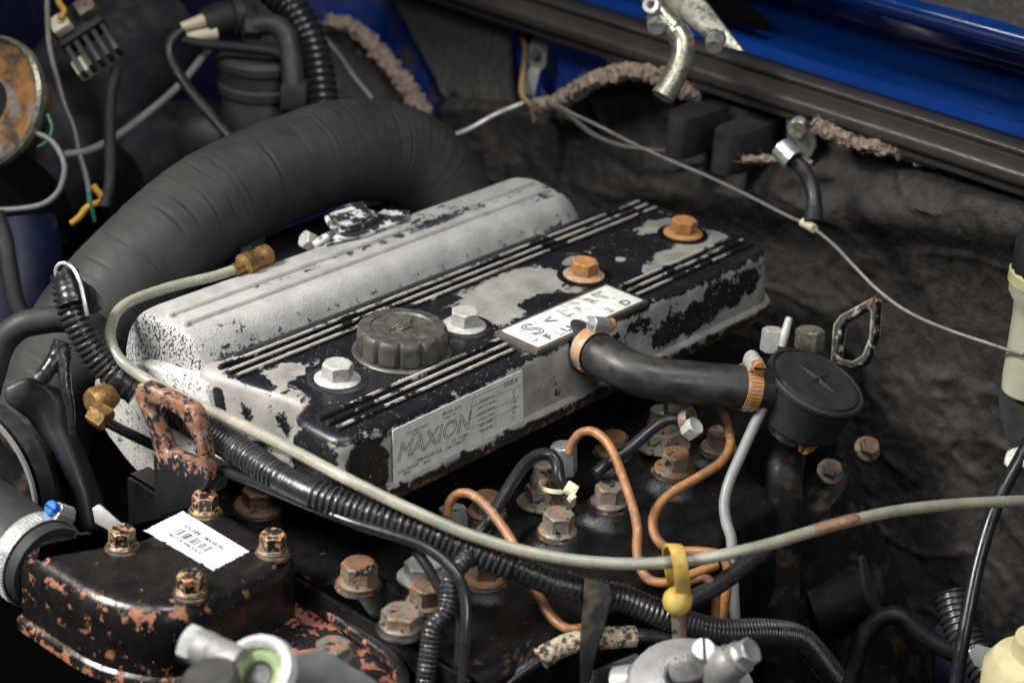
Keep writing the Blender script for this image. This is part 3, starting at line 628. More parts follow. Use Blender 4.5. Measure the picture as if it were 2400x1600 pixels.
# aluminium data label on the side wall (the wall leans out a little towards the bottom)
a, b_, c_, d_ = V((33.5, -130.6, -7.5)), V((159.5, -130.6, -6.5)), V((160, -134.4, -46.5)), V((32, -134.4, -45.8))
nrm = V((0, -1, -.09)).normalized()
lb = mk('data_label', prism([p + nrm * .9 for p in roundpoly([a, b_, c_, d_], 1.5, 2)], nrm * .7, .15, 1), M_plate, vc, label='aluminium data label lettered MAXION')
ex, ey = (c_ - d_).normalized(), (a - d_).normalized()
def lt(s, u, v, size, **k): text(s, size, d_ + (b_ - a) * u + (a - d_) * v + nrm * 1.75, ex, ey, M_ink2, lb, depth=.04, **k)
lt('MAXION', .30, .52, 17, outline=.24, shear=.3, sx=1.02)
lt('S4/8.4', .905, .86, 5.6)
lt('Conexao motor', .18, .82, 3.2); lt('BRASIL 2014', .44, .86, 3.4); lt('motor T4', .42, .78, 2.8); lt('Motor', .17, .75, 2.8)
lt('MAXION S.A.', .27, .22, 4.2, shear=.25); lt('S.A. Cambio', .50, .28, 3.2); lt('166.17288.477', .47, .19, 3.2); lt('COD. MOTOR', .11, .17, 3.0); lt('SERIE', .10, .10, 3.0); lt('ANO', .25, .13, 3.0)
for j in range(6): lt(random.choice(['potencia cv/rpm', 'torque  kgfm', 'cilindrada cm3', 'ordem de injecao', 'folga valvulas', 'ponto inj.']), .71, .78 - j * .115, 2.6); lt(random.choice(['95', '2,5', '0,20', '1-3-4-2', '4100']), .93, .66 - j * .10, 2.8)
lines = [box(-.12, .12, -18, 18, 0, .12, 0)]
mk('printed_rule', xf(box(-.15, .15, -17.5, 17.5, -.02, .08, 0), frame(d_ + (b_ - a) * .575 + (a - d_) * .48 + nrm * 1.68, nrm, ex)), M_ink, lb)
for v_ in (.9, .74, .52, .34): mk('printed_rule', xf(box(-25, 25, -.12, .12, -.02, .08, 0), frame(d_ + (b_ - a) * .785 + (a - d_) * v_ + nrm * 1.68, nrm, ex)), M_ink, lb)
# breather spigot on the side of the cover
spg = at(1368, 812, y=-131)
mk('spigot', tube([spg + V((0, 6, 0)), spg + V((0, -26, -1))], 12, 20, 3), M_alu, vc)

# oil filler cap
oc = thing('oil_filler_cap', (111, -63, -3), 'round grey ribbed oil filler cap with an embossed oil can', 'cap')
mk('cap_body', lathe([(26, -1), (28.5, 0), (29, 1.2), (30.3, 1.6), (31.4, 3), (31.6, 14), (31, 17.5), (29.6, 19.2), (28, 19.6), (22.6, 19.6), (22, 19.0), (21.4, 18.4), (10, 18.5), (.01, 18.6)], frame((111, -63, -2.5), (0, 0, 1), (1, .2, 0)), 144, 12, 2.0, 3, 7), M_cap, oc)
mk('base_ring', lathe([(34, -.6), (34.5, .6), (33.5, 1.6), (30, 1.9), (24, 1.9)], frame((111, -63, -2.8), (0, 0, 1)), 64), M_cap, oc)
zc_ = 16.3
def flat(pts, h): return prism([V((111, -63, zc_)) + V((p[0], p[1], 0)) for p in pts], (0, 0, h), .25, 1)
mk('oil_can_symbol', join(flat([(-5, -4), (6, -4), (6, 3), (-5, 3)], .9), flat([(6, -1.5), (12.5, 4.5), (11.5, 6), (6, 1.5)], .9), flat([(-12, 1), (-5, 1.6), (-5, 2.8), (-12, 2.4)], .9), flat([(-1.5, 3), (1.5, 3), (1.5, 5.2), (-1.5, 5.2)], .9), flat([(13.5, 4.8), (16, 5.5), (16, 7), (13.6, 6.4)], .9)), M_cap, oc)

# ================================================================== INTAKE MANIFOLD
im = thing('intake_manifold', (225, 62, -52), 'sand cast silver intake manifold with two thin ribs behind the valve cover', 'manifold')
mp = roundpoly([V((2, 36, 0)), V((2, 80, 0)), V((14, 84, 0)), V((392, 84, 0)), V((400, 74, 0)), V((394, 36, 0)), V((384, 32, 0)), V((14, 32, 0))], [5, 10, 6, 8, 8, 6, 6, 5], 5)
lvm = [(-70, 24), (-25, 20.5), (-12, 17), (-3, 12.5), (3, 8.4), (6.5, 5), (8.6, 2), (9.6, -.6), (10, -4)]
def man():
    poly = subdiv([(p.x, p.y) for p in mp], 10); g = ringloft(poly, lvm)
    out = []
    for v in g[0]:
        v = V(v)
        if v.x < 2: v.x = 2 - (2 - v.x) * .3 + (.8 if v.z > 9 else 0)      # front end stands almost upright
        out.append(v)
    return out, g[1]
mk('manifold_body', man(), M_silver, im, smooth=50)
for y_, x0, x1 in ((64, 11, 392), (46, 10, 388)):
    mk('rib', rib(x0, x1, y_, 9.6, 2.6, 2.8, 1.0), M_silver, im)
    mk('rib_end', lathe([(3.4, -1), (3.2, 1), (2.4, 2.8), (.01, 3.4)], frame((x0, y_, 10), (0, 0, 1)), 16), M_silver, im)
# lower front casting of the manifold
lowp = roundpoly([at(u, v, x=-14) for u, v in ((218, 885), (222, 948), (245, 1012), (300, 1085), (362, 1148), (470, 1190), (500, 1000), (478, 900), (330, 850))], 6, 3)
mk('lower_casting', prism(lowp, (24, 0, 0), 2.5, 3), M_silver2, im)
# ragged lever bracket behind the manifold
lev = thing('throttle_bracket', at(840, 540, z=4), 'black lever bracket with white worn edges behind the silver manifold', 'bracket')
def lp(pts, dz): return [at(u, v, z=dz) for u, v in pts]
M_lev = mat('chalky_worn_black', (.02, .02, .022), .4, layers=[dict(c=(.5, .49, .47), size=14, th=.53, r=.6, bias=[('edge', 1.2, .1)])])
mk('lever', prism(lp(((770, 510), (800, 490), (850, 478), (870, 505), (845, 530), (800, 540)), 16), (0, 0, 3), .6, 1), M_lev, lev)
mk('lever', prism(lp(((800, 545), (900, 500), (960, 500), (955, 520), (850, 560), (760, 580)), 10), (0, 0, 3), .6, 1), M_lev, lev)
mk('link_rod', tube([at(u, v, z=z) for u, v, z in ((735, 575, 3), (780, 548, 10), (850, 530, 14), (905, 500, 12))], 3.2, 10), M_lev, lev)
mk('clevis', tube([at(u, v, z=z) for u, v, z in ((768, 512, 12), (780, 530, 12), (805, 540, 12), (840, 520, 14), (872, 500, 14))], 2.6, 10), M_lev, lev)
mk('nut', hexhead(13, 10, 0, m=frame(at(735, 570, z=0), (-.75, .3, .5))), M_zincw, lev)
mk('flange', prism(lp(((600, 560), (760, 500), (930, 470), (960, 540), (800, 600), (640, 640)), -12), (0, 0, -12), 2), M_head, lev)
el = thing('hose_elbow', at(590, 600, z=-14), 'dark metal elbow pipe rising behind the brass hose barb', 'pipe')
mk('elbow', prism([at(u, v, z=-6) for u, v in ((563, 560), (615, 540), (622, 552), (592, 570), (590, 600), (564, 612))], (0, 0, -8), 1.5), M_greyblk, el)
br = at(600, 610, d=1462)
mk('brass_barb', lathe([(6, -2), (8, 0), (8.5, 6), (7.5, 8), (7.5, 15), (8.8, 17), (8.8, 24), (5, 26), (4.6, 34)], frame(at(626, 596, d=1470), at(545, 635, d=1446) - at(626, 596, d=1470)), 20), M_brass, label='brass hose barb at the far end of the clear tube', cat='fitting')

# ================================================================== BIG AIR DUCT
dpts = tp([(1068, 560, 1700), (1045, 480, 1690), (985, 395, 1672), (905, 357, 1650), (800, 355, 1620), (690, 390, 1590), (570, 440, 1560), (460, 505, 1535), (370, 585, 1515), (280, 675, 1500), (190, 790, 1492), (120, 920, 1490), (70, 1080, 1490), (40, 1250, 1490)])
creases = []; _c = 0
while _c < 900:
    _c += random.choice((6, 8, 9, 11, 13, 16, 20)); creases.append((_c, random.uniform(.25, 1.0), random.uniform(1.0, 2.0)))
def duct():
    path = spline(dpts, .9); SEG = 72; vs_, fs = tube(path, 41.5, SEG, raw=True); out = []; s = 0
    for i, c_ in enumerate(path):
        if i: s += (path[i] - path[i - 1]).length
        for k in range(SEG):
            a_ = 2 * math.pi * k / SEG; ca, sa = math.cos(a_), math.sin(a_); v = V(vs_[i * SEG + k])
            s2 = s + 4.5 * noise.noise(V((ca * .9, sa * .9, s * .02))) + 1.6 * noise.noise(V((ca * 3, sa * 3, s * .05)))
            r = 41.5 + .8 * noise.noise(V((ca, sa, s * .035))) + .3 * noise.noise(V((ca * 3, sa * 3, s * .12)))
            for n_, (q, am, w_) in enumerate(creases):
                if abs(s2 - q) < 6:
                    am2 = am * max(0, .55 + 1.1 * noise.noise(V((ca * 1.6, sa * 1.6, n_ * 1.37))))
                    r += am2 * (.45 * math.exp(-((s2 - q - 2) / w_) ** 2) - .75 * math.exp(-((s2 - q) / w_) ** 2))
            out.append(c_ + (v - c_) * (r / 41.5))
    return out, fs
mk('air_duct', duct(), M_duct, label='fat black wrinkled fabric air duct arching behind the engine', cat='duct', smooth=60)

# ================================================================== CLEAR TUBE
ct = thing('clear_tube', at(900, 1165, d=1230), 'long translucent yellowish tube sweeping across the front of the engine', 'tube')
clp = [(556, 630, 1450), (500, 648, 1440), (420, 667, 1425), (345, 690, 1408), (290, 716, 1390), (263, 755, 1372), (260, 800, 1357), (285, 845, 1347), (345, 890, 1341), (440, 938, 1328), (560, 992, 1300), (680, 1052, 1270), (800, 1115, 1243), (900, 1165, 1236), (1000, 1211, 1230), (1100, 1253, 1228), (1240, 1294, 1226), (1380, 1316, 1226), (1520, 1320, 1228), (1660, 1306, 1232), (1790, 1278, 1240), (1905, 1244, 1252), (2010, 1216, 1262), (2120, 1194, 1275), (2260, 1180, 1290), (2430, 1172, 1305)]
mk('tube_wall', tube(tp(clp), 3.9, 16, 3), M_clear, ct)
mk('copper_sleeve', join(tube(tp([(1905, 1244, 1252), (1935, 1235, 1255), (1958, 1229, 1257)]), 4.25, 16, 1.5), tube(tp([(1961, 1228.5, 1257), (1985, 1222, 1259), (2008, 1216.5, 1262)]), 4.25, 16, 1.5)), M_copperj, ct)

# ================================================================== WIRING LOOM
wl = thing('wiring_loom', at(700, 1140, d=1252), 'black corrugated wiring conduit snaking from upper left across the front of the engine', 'conduit')
loom = [(152, 652, 1345), (160, 700, 1345), (185, 765, 1345), (222, 830, 1348), (270, 880, 1352), (330, 920, 1356), (410, 968, 1350), (490, 1012, 1330), (580, 1070, 1298), (660, 1122, 1272), (740, 1160, 1257), (830, 1192, 1250), (920, 1220, 1246), (1010, 1250, 1244), (1110, 1290, 1242), (1200, 1325, 1242), (1290, 1362, 1243), (1380, 1385, 1244), (1460, 1402, 1246), (1540, 1436, 1250), (1620, 1466, 1260), (1700, 1482, 1275), (1800, 1482, 1305), (1880, 1500, 1350), (1950, 1580, 1400)]
lw = spline(tp(loom), .55); nL = len(lw)
def seg_(i0, i1):   # sample index by loom waypoint
    def near(k): q = at(*loom[k][:2], d=loom[k][2]); return min(range(nL), key=lambda j: (lw[j] - q).length)
    return lw[near(i0):near(i1) + 1]
C1 = corr(10.2, 4.2, 1.8, 2.2); C2 = corr(8.0, 3.4, 1.2, 2.0)
def part_loom(a, b): return [p for p in lw[int(a * nL):int(b * nL) + 1]]
mk('corrugated_tube', tube(seg_(0, 4), C1, 20, raw=True), M_conduit, wl)
mk('tape_wrap', tube(seg_(4, 6)[:-58] , lambda s, L: 10.3 + .7 * noise.noise(V((s * .2, 0, 0))), 20, raw=True, wob=.06, wfreq=.2), M_tape, wl)
mk('corrugated_tube', tube(seg_(5, 9)[26:], C1, 20, raw=True), M_conduit, wl)
mk('tape_wrap', tube(seg_(9, 10), lambda s, L: 9.9, 20, raw=True, wob=.03, wfreq=.4), M_tape, wl)
mk('corrugated_tube', tube(seg_(10, 15), C1, 20, raw=True), M_conduit, wl)
mk('tape_wrap', tube(seg_(15, 17), corr(8.8, 4.1, .5, 1), 20, raw=True, wob=.05, wfreq=.2), M_tape, wl)
mk('corrugated_tube', tube(seg_(17, 24), corr(9.2, 3.3, 1.2, 2), 20, raw=True), M_conduit, wl)
mk('tape_wrap', tube(tp([(150, 640, 1344), (160, 672, 1343), (172, 715, 1340)]), lambda s, L: 9.9, 18, 1.5, wob=.06, wfreq=.25), M_tape, wl)
# hanging tape tail
mk('tape_tail', prism([at(u, v, d=1229) for u, v in ((1368, 1352), (1428, 1366), (1436, 1395), (1425, 1440), (1400, 1520), (1378, 1610), (1358, 1610), (1358, 1500), (1366, 1420))], camdir(.25, 0, 1) * 4, 1.2), M_pitch, wl)
mk('branch_tube', tube(tp([(1098, 1300, 1236), (1075, 1330, 1232), (1055, 1360, 1228), (1052, 1400, 1226), (1040, 1438, 1224), (1014, 1470, 1222), (1006, 1520, 1222), (1000, 1570, 1222), (994, 1640, 1224)]), corr(6.2, 3.0, 1.1, 2), 16, .7), M_conduit, wl)
mk('white_wire', tube(tp([(140, 668, 1338), (131, 640, 1336), (136, 622, 1335), (152, 617, 1334), (172, 630, 1332), (188, 662, 1330), (198, 705, 1330), (205, 740, 1332)]), 1.5, 10, 1.5), M_zinc, wl)
mk('ground_lead', tube(tp([(145, 800, 1352), (135, 830, 1352), (115, 865, 1350), (95, 890, 1350)]), 6, 12, 2, wob=.1, wfreq=.2), M_tape, wl)
mk('ground_lead', tube(tp([(148, 815, 1352), (150, 860, 1350), (155, 910, 1348), (165, 960, 1350), (168, 1020, 1352)]), lambda s, L: 5.5 - 3.5 * s / L, 12, 2, wob=.12, wfreq=.2), M_tape, wl)
mk('tape_flag', prism([at(u, v, d=1352) for u, v in ((190, 655), (215, 672), (238, 700), (240, 722), (222, 735), (205, 735), (196, 700))], camdir(.2, 0, 1) * 2, .5), M_tape, wl)
# small bore tubes in front
mk('fuel_line', tube(tp([(246, 986, 1322), (300, 1014, 1335), (360, 1042, 1350), (440, 1072, 1342), (520, 1102, 1312), (620, 1140, 1276), (720, 1182, 1258), (820, 1222, 1244), (910, 1250, 1236), (980, 1274, 1230), (1040, 1312, 1224), (1078, 1360, 1218), (1092, 1420, 1214), (1090, 1500, 1212), (1083, 1640, 1214)]), 3.6, 14, 2.5), M_tubeb, label='thin glossy black line below the conduit bending down at the front', cat='pipe')
mk('vacuum_line', tube(tp([(975, 1290, 1240), (1000, 1325, 1236), (1025, 1370, 1232), (1048, 1410, 1230), (1072, 1450, 1226), (1078, 1510, 1224), (1070, 1620, 1224)]), 3.4, 12, 2.5), M_tubeb, label='short black line tucked behind the branch conduit', cat='pipe')
mk('fuel_line', tube(tp([(470, 1050, 1335), (540, 1085, 1322), (620, 1118, 1305), (700, 1150, 1290)]), 5, 12, 2.5), M_tubeb, label='short black line just under the conduit behind the rusty lifting bracket', cat='pipe')
# brass union on the lower casting
bu = thing('brass_union', at(225, 955, d=1325), 'brass union nut and elbow on the speckled casting at left', 'fitting')
mk('elbow_body', lathe([(7, -2), (8.5, 0), (9.5, 3), (9.5, 13), (8, 16), (4, 17), (.01, 17)], frame(at(258, 928, d=1340), at(196, 948, d=1326) - at(258, 928, d=1340)), 24), M_brass, bu)
mk('union_nut', hexhead(14.5, 13, 0, m=frame(at(218, 962, d=1322), at(262, 992, d=1318) - at(218, 962, d=1322))), M_brass, bu)
mk('threaded_boss', lathe([(7.5, 0), (7.5, 2), (6.8, 2.5), (7.5, 3), (7.5, 5), (6.8, 5.5), (7.5, 6), (7.5, 9)], frame(at(258, 930, d=1352), at(235, 934, d=1330) - at(258, 930, d=1352)), 20), M_yzinc, bu)

# ================================================================== LIFTING BRACKETS
def bridge_ring(pts, n):
    pts = [V(p) for p in pts]; L = [0]
    for i in range(len(pts)): L.append(L[-1] + (pts[(i + 1) % len(pts)] - pts[i]).length)
    out = []
    for k in range(n):
        s = L[-1] * k / n
        for i in range(len(pts)):
            if L[i] <= s <= L[i + 1]: out.append(pts[i].lerp(pts[(i + 1) % len(pts)], (s - L[i]) / max(1e-6, L[i + 1] - L[i]))); break
    return out
XB = -52
outer = roundpoly([at(u, v, x=XB) for u, v in ((313, 905), (330, 897), (448, 955), (463, 985), (488, 1132), (452, 1190), (362, 1215), (358, 1050), (340, 990), (316, 935))], 6, 4)
inner = roundpoly([at(u, v, x=XB) for u, v in ((340, 946), (380, 952), (426, 982), (458, 1040), (463, 1088), (428, 1078), (388, 1056), (374, 1023), (355, 980))], 3, 3)
cen = sum(inner, V()) / len(inner)
def radial(poly, n):
    out = []
    for k in range(n):
        a_ = 2 * math.pi * k / n; dy, dz = math.cos(a_), math.sin(a_); best = None
        for i in range(len(poly)):
            p, q = poly[i], poly[(i + 1) % len(poly)]
            ex_, ez_ = q.y - p.y, q.z - p.z; det = dy * (-ez_) + dz * ex_
            if abs(det) < 1e-9: continue
            px, pz = p.y - cen.y, p.z - cen.z
            t = (px * (-ez_) + pz * ex_) / det; s = (dy * pz - dz * px) / det
            if t > 0 and -1e-6 <= s <= 1 + 1e-6 and (best is None or t > best): best = t
        out.append(V((cen.x, cen.y + dy * (best or 1), cen.z + dz * (best or 1))))
    return out
lbk = mk('lifting_bracket', prism(radial(outer, 72), (10, 0, 0), 1.6, 2, holes=radial(inner, 72)), M_bracket, label='rusty lifting bracket with an open eye in front of the conduit', cat='bracket', smooth=50)
d0 = 1500
rb = [at(u, v, d=d0) for u, v in ((1952, 760), (1968, 738), (2048, 694), (2056, 700), (2050, 790), (2030, 850), (1998, 862), (1962, 852), (1945, 850))]
ri = [at(u, v, d=d0) for u, v in ((1972, 766), (1984, 750), (2034, 722), (2040, 730), (2036, 790), (2020, 832), (1996, 846), (1972, 840), (1962, 832))]
mk('lifting_bracket', prism(bridge_ring(rb, 60), camdir(.75, .1, .75) * 8, 1.0, 2, holes=bridge_ring(ri, 60)), M_bracket2, label='black lifting eye with paint worn off its edges behind the round breather', cat='bracket')

# ================================================================== THERMOSTAT HOUSING
HT = -72
th = thing('thermostat_housing', (-100, -70, -125), 'black thermostat housing with paint flaking to orange rust and four bolts', 'housing')
hp = roundpoly([V(p) for p in ((-38, -34, 0), (-38, -122, 0), (-58, -128, 0), (-112, -130, 0), (-144, -124, 0), (-167, -84, 0), (-168, -6, 0), (-119, -6, 0), (-114, -28, 0), (-102, -34, 0))], [8, 10, 10, 14, 18, 26, 3, 3, 6, 6], 6)
hp2 = subdiv([(p.x, p.y) for p in hp], 8)
mk('housing_body', ringloft(hp2, [(-128, 5), (-122, 5), (-120.5, 3.5), (-119, 1.5), (-100, 1.2), (-88, .8), (-82, -.2), (-77.5, -2.2), (-74.6, -4.8), (-72.8, -8), (-72.1, -11.5), (-72, -14)]), M_housing, th, smooth=50)
mk('lower_casting', ringloft(subdiv([(p.x, p.y) for p in roundpoly([V(p) for p in ((-70, -40, 0), (-66, -135, 0), (-100, -150, 0), (-140, -140, 0), (-150, -80, 0), (-120, -40, 0))], 14, 5)], 10), [(-260, -6), (-180, 0), (-150, 6), (-131, 8), (-128.5, 7)]), M_housing2, th, smooth=50)
NX, NZ = -143.5, -97
mk('neck', tube([V((NX, -22, NZ)), V((NX, -2, NZ)), V((NX, 32, NZ))], 24.2, 36, 3), M_housing, th)
for x, y in ((-52, -47), (-118, -45), (-52, -113), (-120, -114)):
    b = mk('bolt', hexhead(14.6, 12.5, 9.8, 2.6, 1.2, frame((x, y, HT + 1.4), (0, 0, 1), (math.cos(x), math.sin(x), 0))), M_tbolt, th)
    mk('rust_ring', lathe([(11.8, -1.6), (11.3, .4), (9.6, 1.4), (7, 1.5)], frame((x, y, HT), (0, 0, 1)), 28), M_rring, b)
# torn sticker with a bar code
sk = [at(u, v, z=HT + .25) for u, v in ((428, 1198), (585, 1293), (500, 1337), (336, 1243))]
ring_ = []
for i in range(4):
    a, b = sk[i], sk[(i + 1) % 4]; k = 34 if i != 0 else 4
    for j in range(k):
        q = a.lerp(b, j / k); c_ = sum(sk, V()) / 4
        if i != 0 and j: q = q + (c_ - q).normalized() * (1.1 * abs(fbm(q.x * .5, q.y * .5, 2)) + (2.2 if random.random() < .09 else 0))
        ring_.append(q)
stk = mk('sticker', prism(ring_, (0, 0, .35)), M_sticker, th, smooth=0, label='torn white bar code sticker')
sc_ = sum(sk, V()) / 4; SX, SY = V((0, -1, 0)), V((1, 0, 0)); szz = V((0, 0, .45))
text('IOCHPE - MAXION', 4.5, sc_ + SY * 5.6 + SX * 0 + szz, SX, SY, M_ink, stk, depth=.04, bold=.11)
text('MOTOR APROVADO', 3.7, sc_ - SY * 8.2 - SX * 1 + szz, SX, SY, M_ink, stk, depth=.04, sx=.95, bold=.08)
bx_ = -18.0; bars = []
for j in range(26):
    w = random.choice((.35, .35, .7, 1.0)); bx_ += w
    if j % 6 != 5: bars.append(join(prism([sc_ + SX * (bx_ - w / 2) + SY * s + szz for s in (-5.2, 2.2)] + [sc_ + SX * (bx_ + w / 2) + SY * s + szz for s in (2.2, -5.2)], (0, 0, .05))))
    bx_ += random.choice((.5, .6, .8))
mk('bar_code', join(*bars), M_ink, stk, smooth=0)
# radiator hose and its bright clamp
rh = mk('radiator_hose', tube([V((NX, -4, NZ)), V((NX, 20, NZ)), V((NX - 2, 60, NZ + 4)), V((NX - 8, 110, NZ + 12)), V((NX - 22, 170, NZ + 18)), V((NX - 40, 240, NZ + 18))], lambda s, L: 29.5 if s > 3 else 28.8, 40, 2.5, wob=.01), M_rubberm, label='thick black radiator hose pushed onto the housing at left', cat='hose')
def clamp(name, c, axis, r, w, m_, label, screw_dir, scr_m, box_m, notches=True, parent=None, group=None, span=.55):
    t = thing(name, c, label, 'clamp', group or 'worm drive hose clamps') if parent is None else parent
    ax = V(axis).normalized(); F = frame(c, ax, screw_dir)
    mk('band', lathe([(r, -w / 2), (r + .9, -w / 2), (r + .9, w / 2), (r, w / 2), (r, -w / 2)], F, 64), m_, t, smooth=30)
    if notches:
        gs = []
        for k in range(int(2 * math.pi * r * span / 2.6)):
            a_ = .55 + k * 2.6 / r; F2 = F @ Matrix.Rotation(-a_, 4, 'Z')
            gs.append(xf(box(r + .7, r + 1.35, -.55, .55, -w * .36, w * .36, 0), F2))
        mk('worm_teeth', join(*gs), m_, t, smooth=0)
    s0 = F @ V((r + 4.6, 0, 0)); tang = (F.to_3x3() @ V((0, 1, 0)))
    mk('worm_housing', xf(lathe([(4.5, -7), (5.2, -6.4), (5.2, 6.4), (4.5, 7)], None, 20), frame(s0 + tang * 1, tang)), box_m, t)
    mk('saddle', xf(box(r - .2, r + 4.5, -8, 8, -w * .5, w * .5, .8), F), box_m, t)
    sc = mk('screw', xf(join(lathe([(4.6, 0), (4.8, .6), (4.8, 3.8), (4.2, 4.6), (.01, 4.8)], None, 24)), frame(s0 - tang * 7.4, -tang)), scr_m, t)
    mk('slot', xf(box(-4.3, 4.3, -.6, .6, 4.4, 5.2, .1), frame(s0 - tang * 7.4, -tang, ax)), M_pitch, sc)
    return t
clamp('hose_clamp', V((NX, 12, NZ)), (0, 1, 0), 30.2, 13, M_bandn, 'bright clean hose clamp with a blue screw on the thick radiator hose', V((.62, 0, .8)), M_bluescrew, M_zinc, True, span=.5)

# black pulley and belt behind the radiator hose
pu = thing('fan_pulley', at(60, 1080, d=1400), 'black fan pulley with a pale rim at the left edge', 'pulley')
PF = frame(at(-30, 1120, d=1400), (-.95, -.15, .05))
mk('pulley_wheel', lathe([(20, -12), (52, -12), (55, -8), (49, -2), (49, 2), (56, 8), (57, 11), (55.6, 11), (50, 8), (30, 7), (12, 9), (.01, 9)], PF, 64), M_pitch, pu)
mk('pulley_rim', lathe([(57.3, 9.6), (59.4, 10), (59.4, 12.4), (56.5, 12.4), (57.3, 9.6)], PF, 72), M_greytube, pu)
mk('drive_belt', lathe([(50, -3), (59, -6.5), (60, 0), (59, 6.5), (50, 3), (50, -3)], PF, 64), M_rubber, pu)
mk('fan_shroud', prism([at(u, v, d=1425) for u, v in ((5, 905), (60, 880), (110, 900), (142, 940), (138, 985), (170, 1060), (205, 1150), (220, 1240), (190, 1250), (165, 1150), (120, 1060), (60, 980), (5, 940))], camdir(.3, .2, 1) * 25, 4, 3), M_canister, label='dusty black curved fan shroud edge at the left', cat='shroud')
mk('heater_hose', tube(tp([(-40, 960, 1402), (-20, 880, 1400), (5, 805, 1398), (45, 765, 1396), (95, 752, 1396), (150, 748, 1398), (215, 760, 1410), (245, 800, 1425)]), 9.6, 20, 2.5), M_rubberm, label='bent matte black heater hose at the left edge above the fan shroud', cat='hose')
mk('steel_stay', prism([at(u, v, d=1350) for u, v in ((215, 1190), (232, 1180), (300, 1240), (285, 1260), (222, 1225))], camdir(.1, .1, 1) * 4, .8), M_alu, label='small pale steel stay behind the thermostat housing', cat='bracket')

# flange in front of the head
ff = at(800, 1470, z=-112)
fl2 = thing('coolant_flange', ff, 'black flange with a red primer edge next to the thermostat housing', 'flange')
fpx = [(672, 1300), (705, 1330), (745, 1385), (800, 1430), (880, 1478), (945, 1530), (962, 1580), (950, 1660), (640, 1660), (640, 1330)]
mk('flange_plate', prism(roundpoly([at(u, v, z=-118) for u, v in fpx], 8, 3), (0, 0, -16), 2.5, 3), M_housing2, fl2)
mk('flange_rib', tube([at(u, v, z=-114) for u, v in ((690, 1345), (730, 1400), (800, 1455), (860, 1500), (930, 1560), (950, 1640))], 5, 12, 3), M_housing, fl2)
mk('bolt', hexhead(19, 9, 12.5, 2.5, 1.2, frame(at(780, 1536, z=-98), (0, 0, 1))), M_hbolt, fl2)

# ================================================================== BREATHER
bn_ = (RX * .36 + RY * -.77 + RZ * -.53).normalized()
bc = at(1916, 890, d=1405)
bt = thing('breather_valve', bc - bn_ * 34, 'round black breather valve with a raised star on its lid', 'valve')
BF = frame(bc, bn_, camdir(.8, .5, .2))
mk('valve_body', lathe([(15, -46), (15, -40), (30, -36), (33.5, -33), (34.2, -8), (35, -6), (36.6, -5.2), (36.8, -2.2), (35.4, -.6), (33.8, -.6), (33.2, -2.2), (32.2, -2.2), (31.6, -.4), (29, .3), (26.5, -.2), (16, .4), (.01, .6)], BF, 72), M_rubberm, bt)
def star(a_):
    F2 = BF @ Matrix.Rotation(a_, 4, 'Z')
    g = ([F2 @ V(p) for p in ((0, 0, 2.6), (5, 2.6, .2), (19, 0, .3), (5, -2.6, .2), (-3, 0, .2))], [(0, 2, 1), (0, 3, 2), (0, 1, 4), (0, 4, 3)]); return g
mk('star_emblem', join(*[star(k * math.pi / 2 + .95) for k in range(4)]), M_rubberm, bt, smooth=0)
hosep = tp([(1345, 795, 1440), (1378, 815, 1420), (1425, 842, 1406), (1480, 872, 1396), (1545, 889, 1392), (1620, 896, 1392), (1700, 903, 1394), (1760, 908, 1398), (1810, 914, 1404)])
mk('breather_hose', tube(hosep, lambda s, L: 15.2 - .9 * math.exp(-((s - 26) / 10) ** 2), 30, 2), M_rubber, label='smooth black breather hose from the valve cover to the round breather', cat='hose')
hp_ = spline(hosep, 2)
def at_hose(px):
    q = min(range(1, len(hp_) - 1), key=lambda i: abs(((hp_[i] - CAM).dot(RX) / (hp_[i] - CAM).dot(RZ)) * FPX + 1200 - px)); return hp_[q], (hp_[q + 1] - hp_[q - 1])
c1, a1 = at_hose(1390); c2, a2 = at_hose(1752)
clamp('hose_clamp', c1, a1, 15.4, 10, M_band, 'rusty worm clamp where the breather hose meets the valve cover', camdir(.35, -.9, -.35), M_rust, M_zinc)
clamp('hose_clamp', c2, -a2, 15.6, 11, M_band, 'rusty worm clamp at the breather end of the hose', camdir(-.12, -.9, -.45), M_rust, M_zincw)
# drain pipe below the breather
pb = bc - bn_ * 42
drp = [pb, pb + V((0, 0, -26)), at(1838, 1120, d=1425), at(1832, 1300, d=1440), at(1826, 1600, d=1470)]
mk('drain_hose', tube(drp, 13.5, 24, 3), M_pitch, label='dark oily drain hose dropping straight down from the breather', cat='hose')
clamp('hose_clamp', pb - bn_ * 3, bn_, 14.4, 9, M_bandn, 'bright toothed clamp under the round breather', camdir(.8, .35, -.45), M_rust, M_rustw)

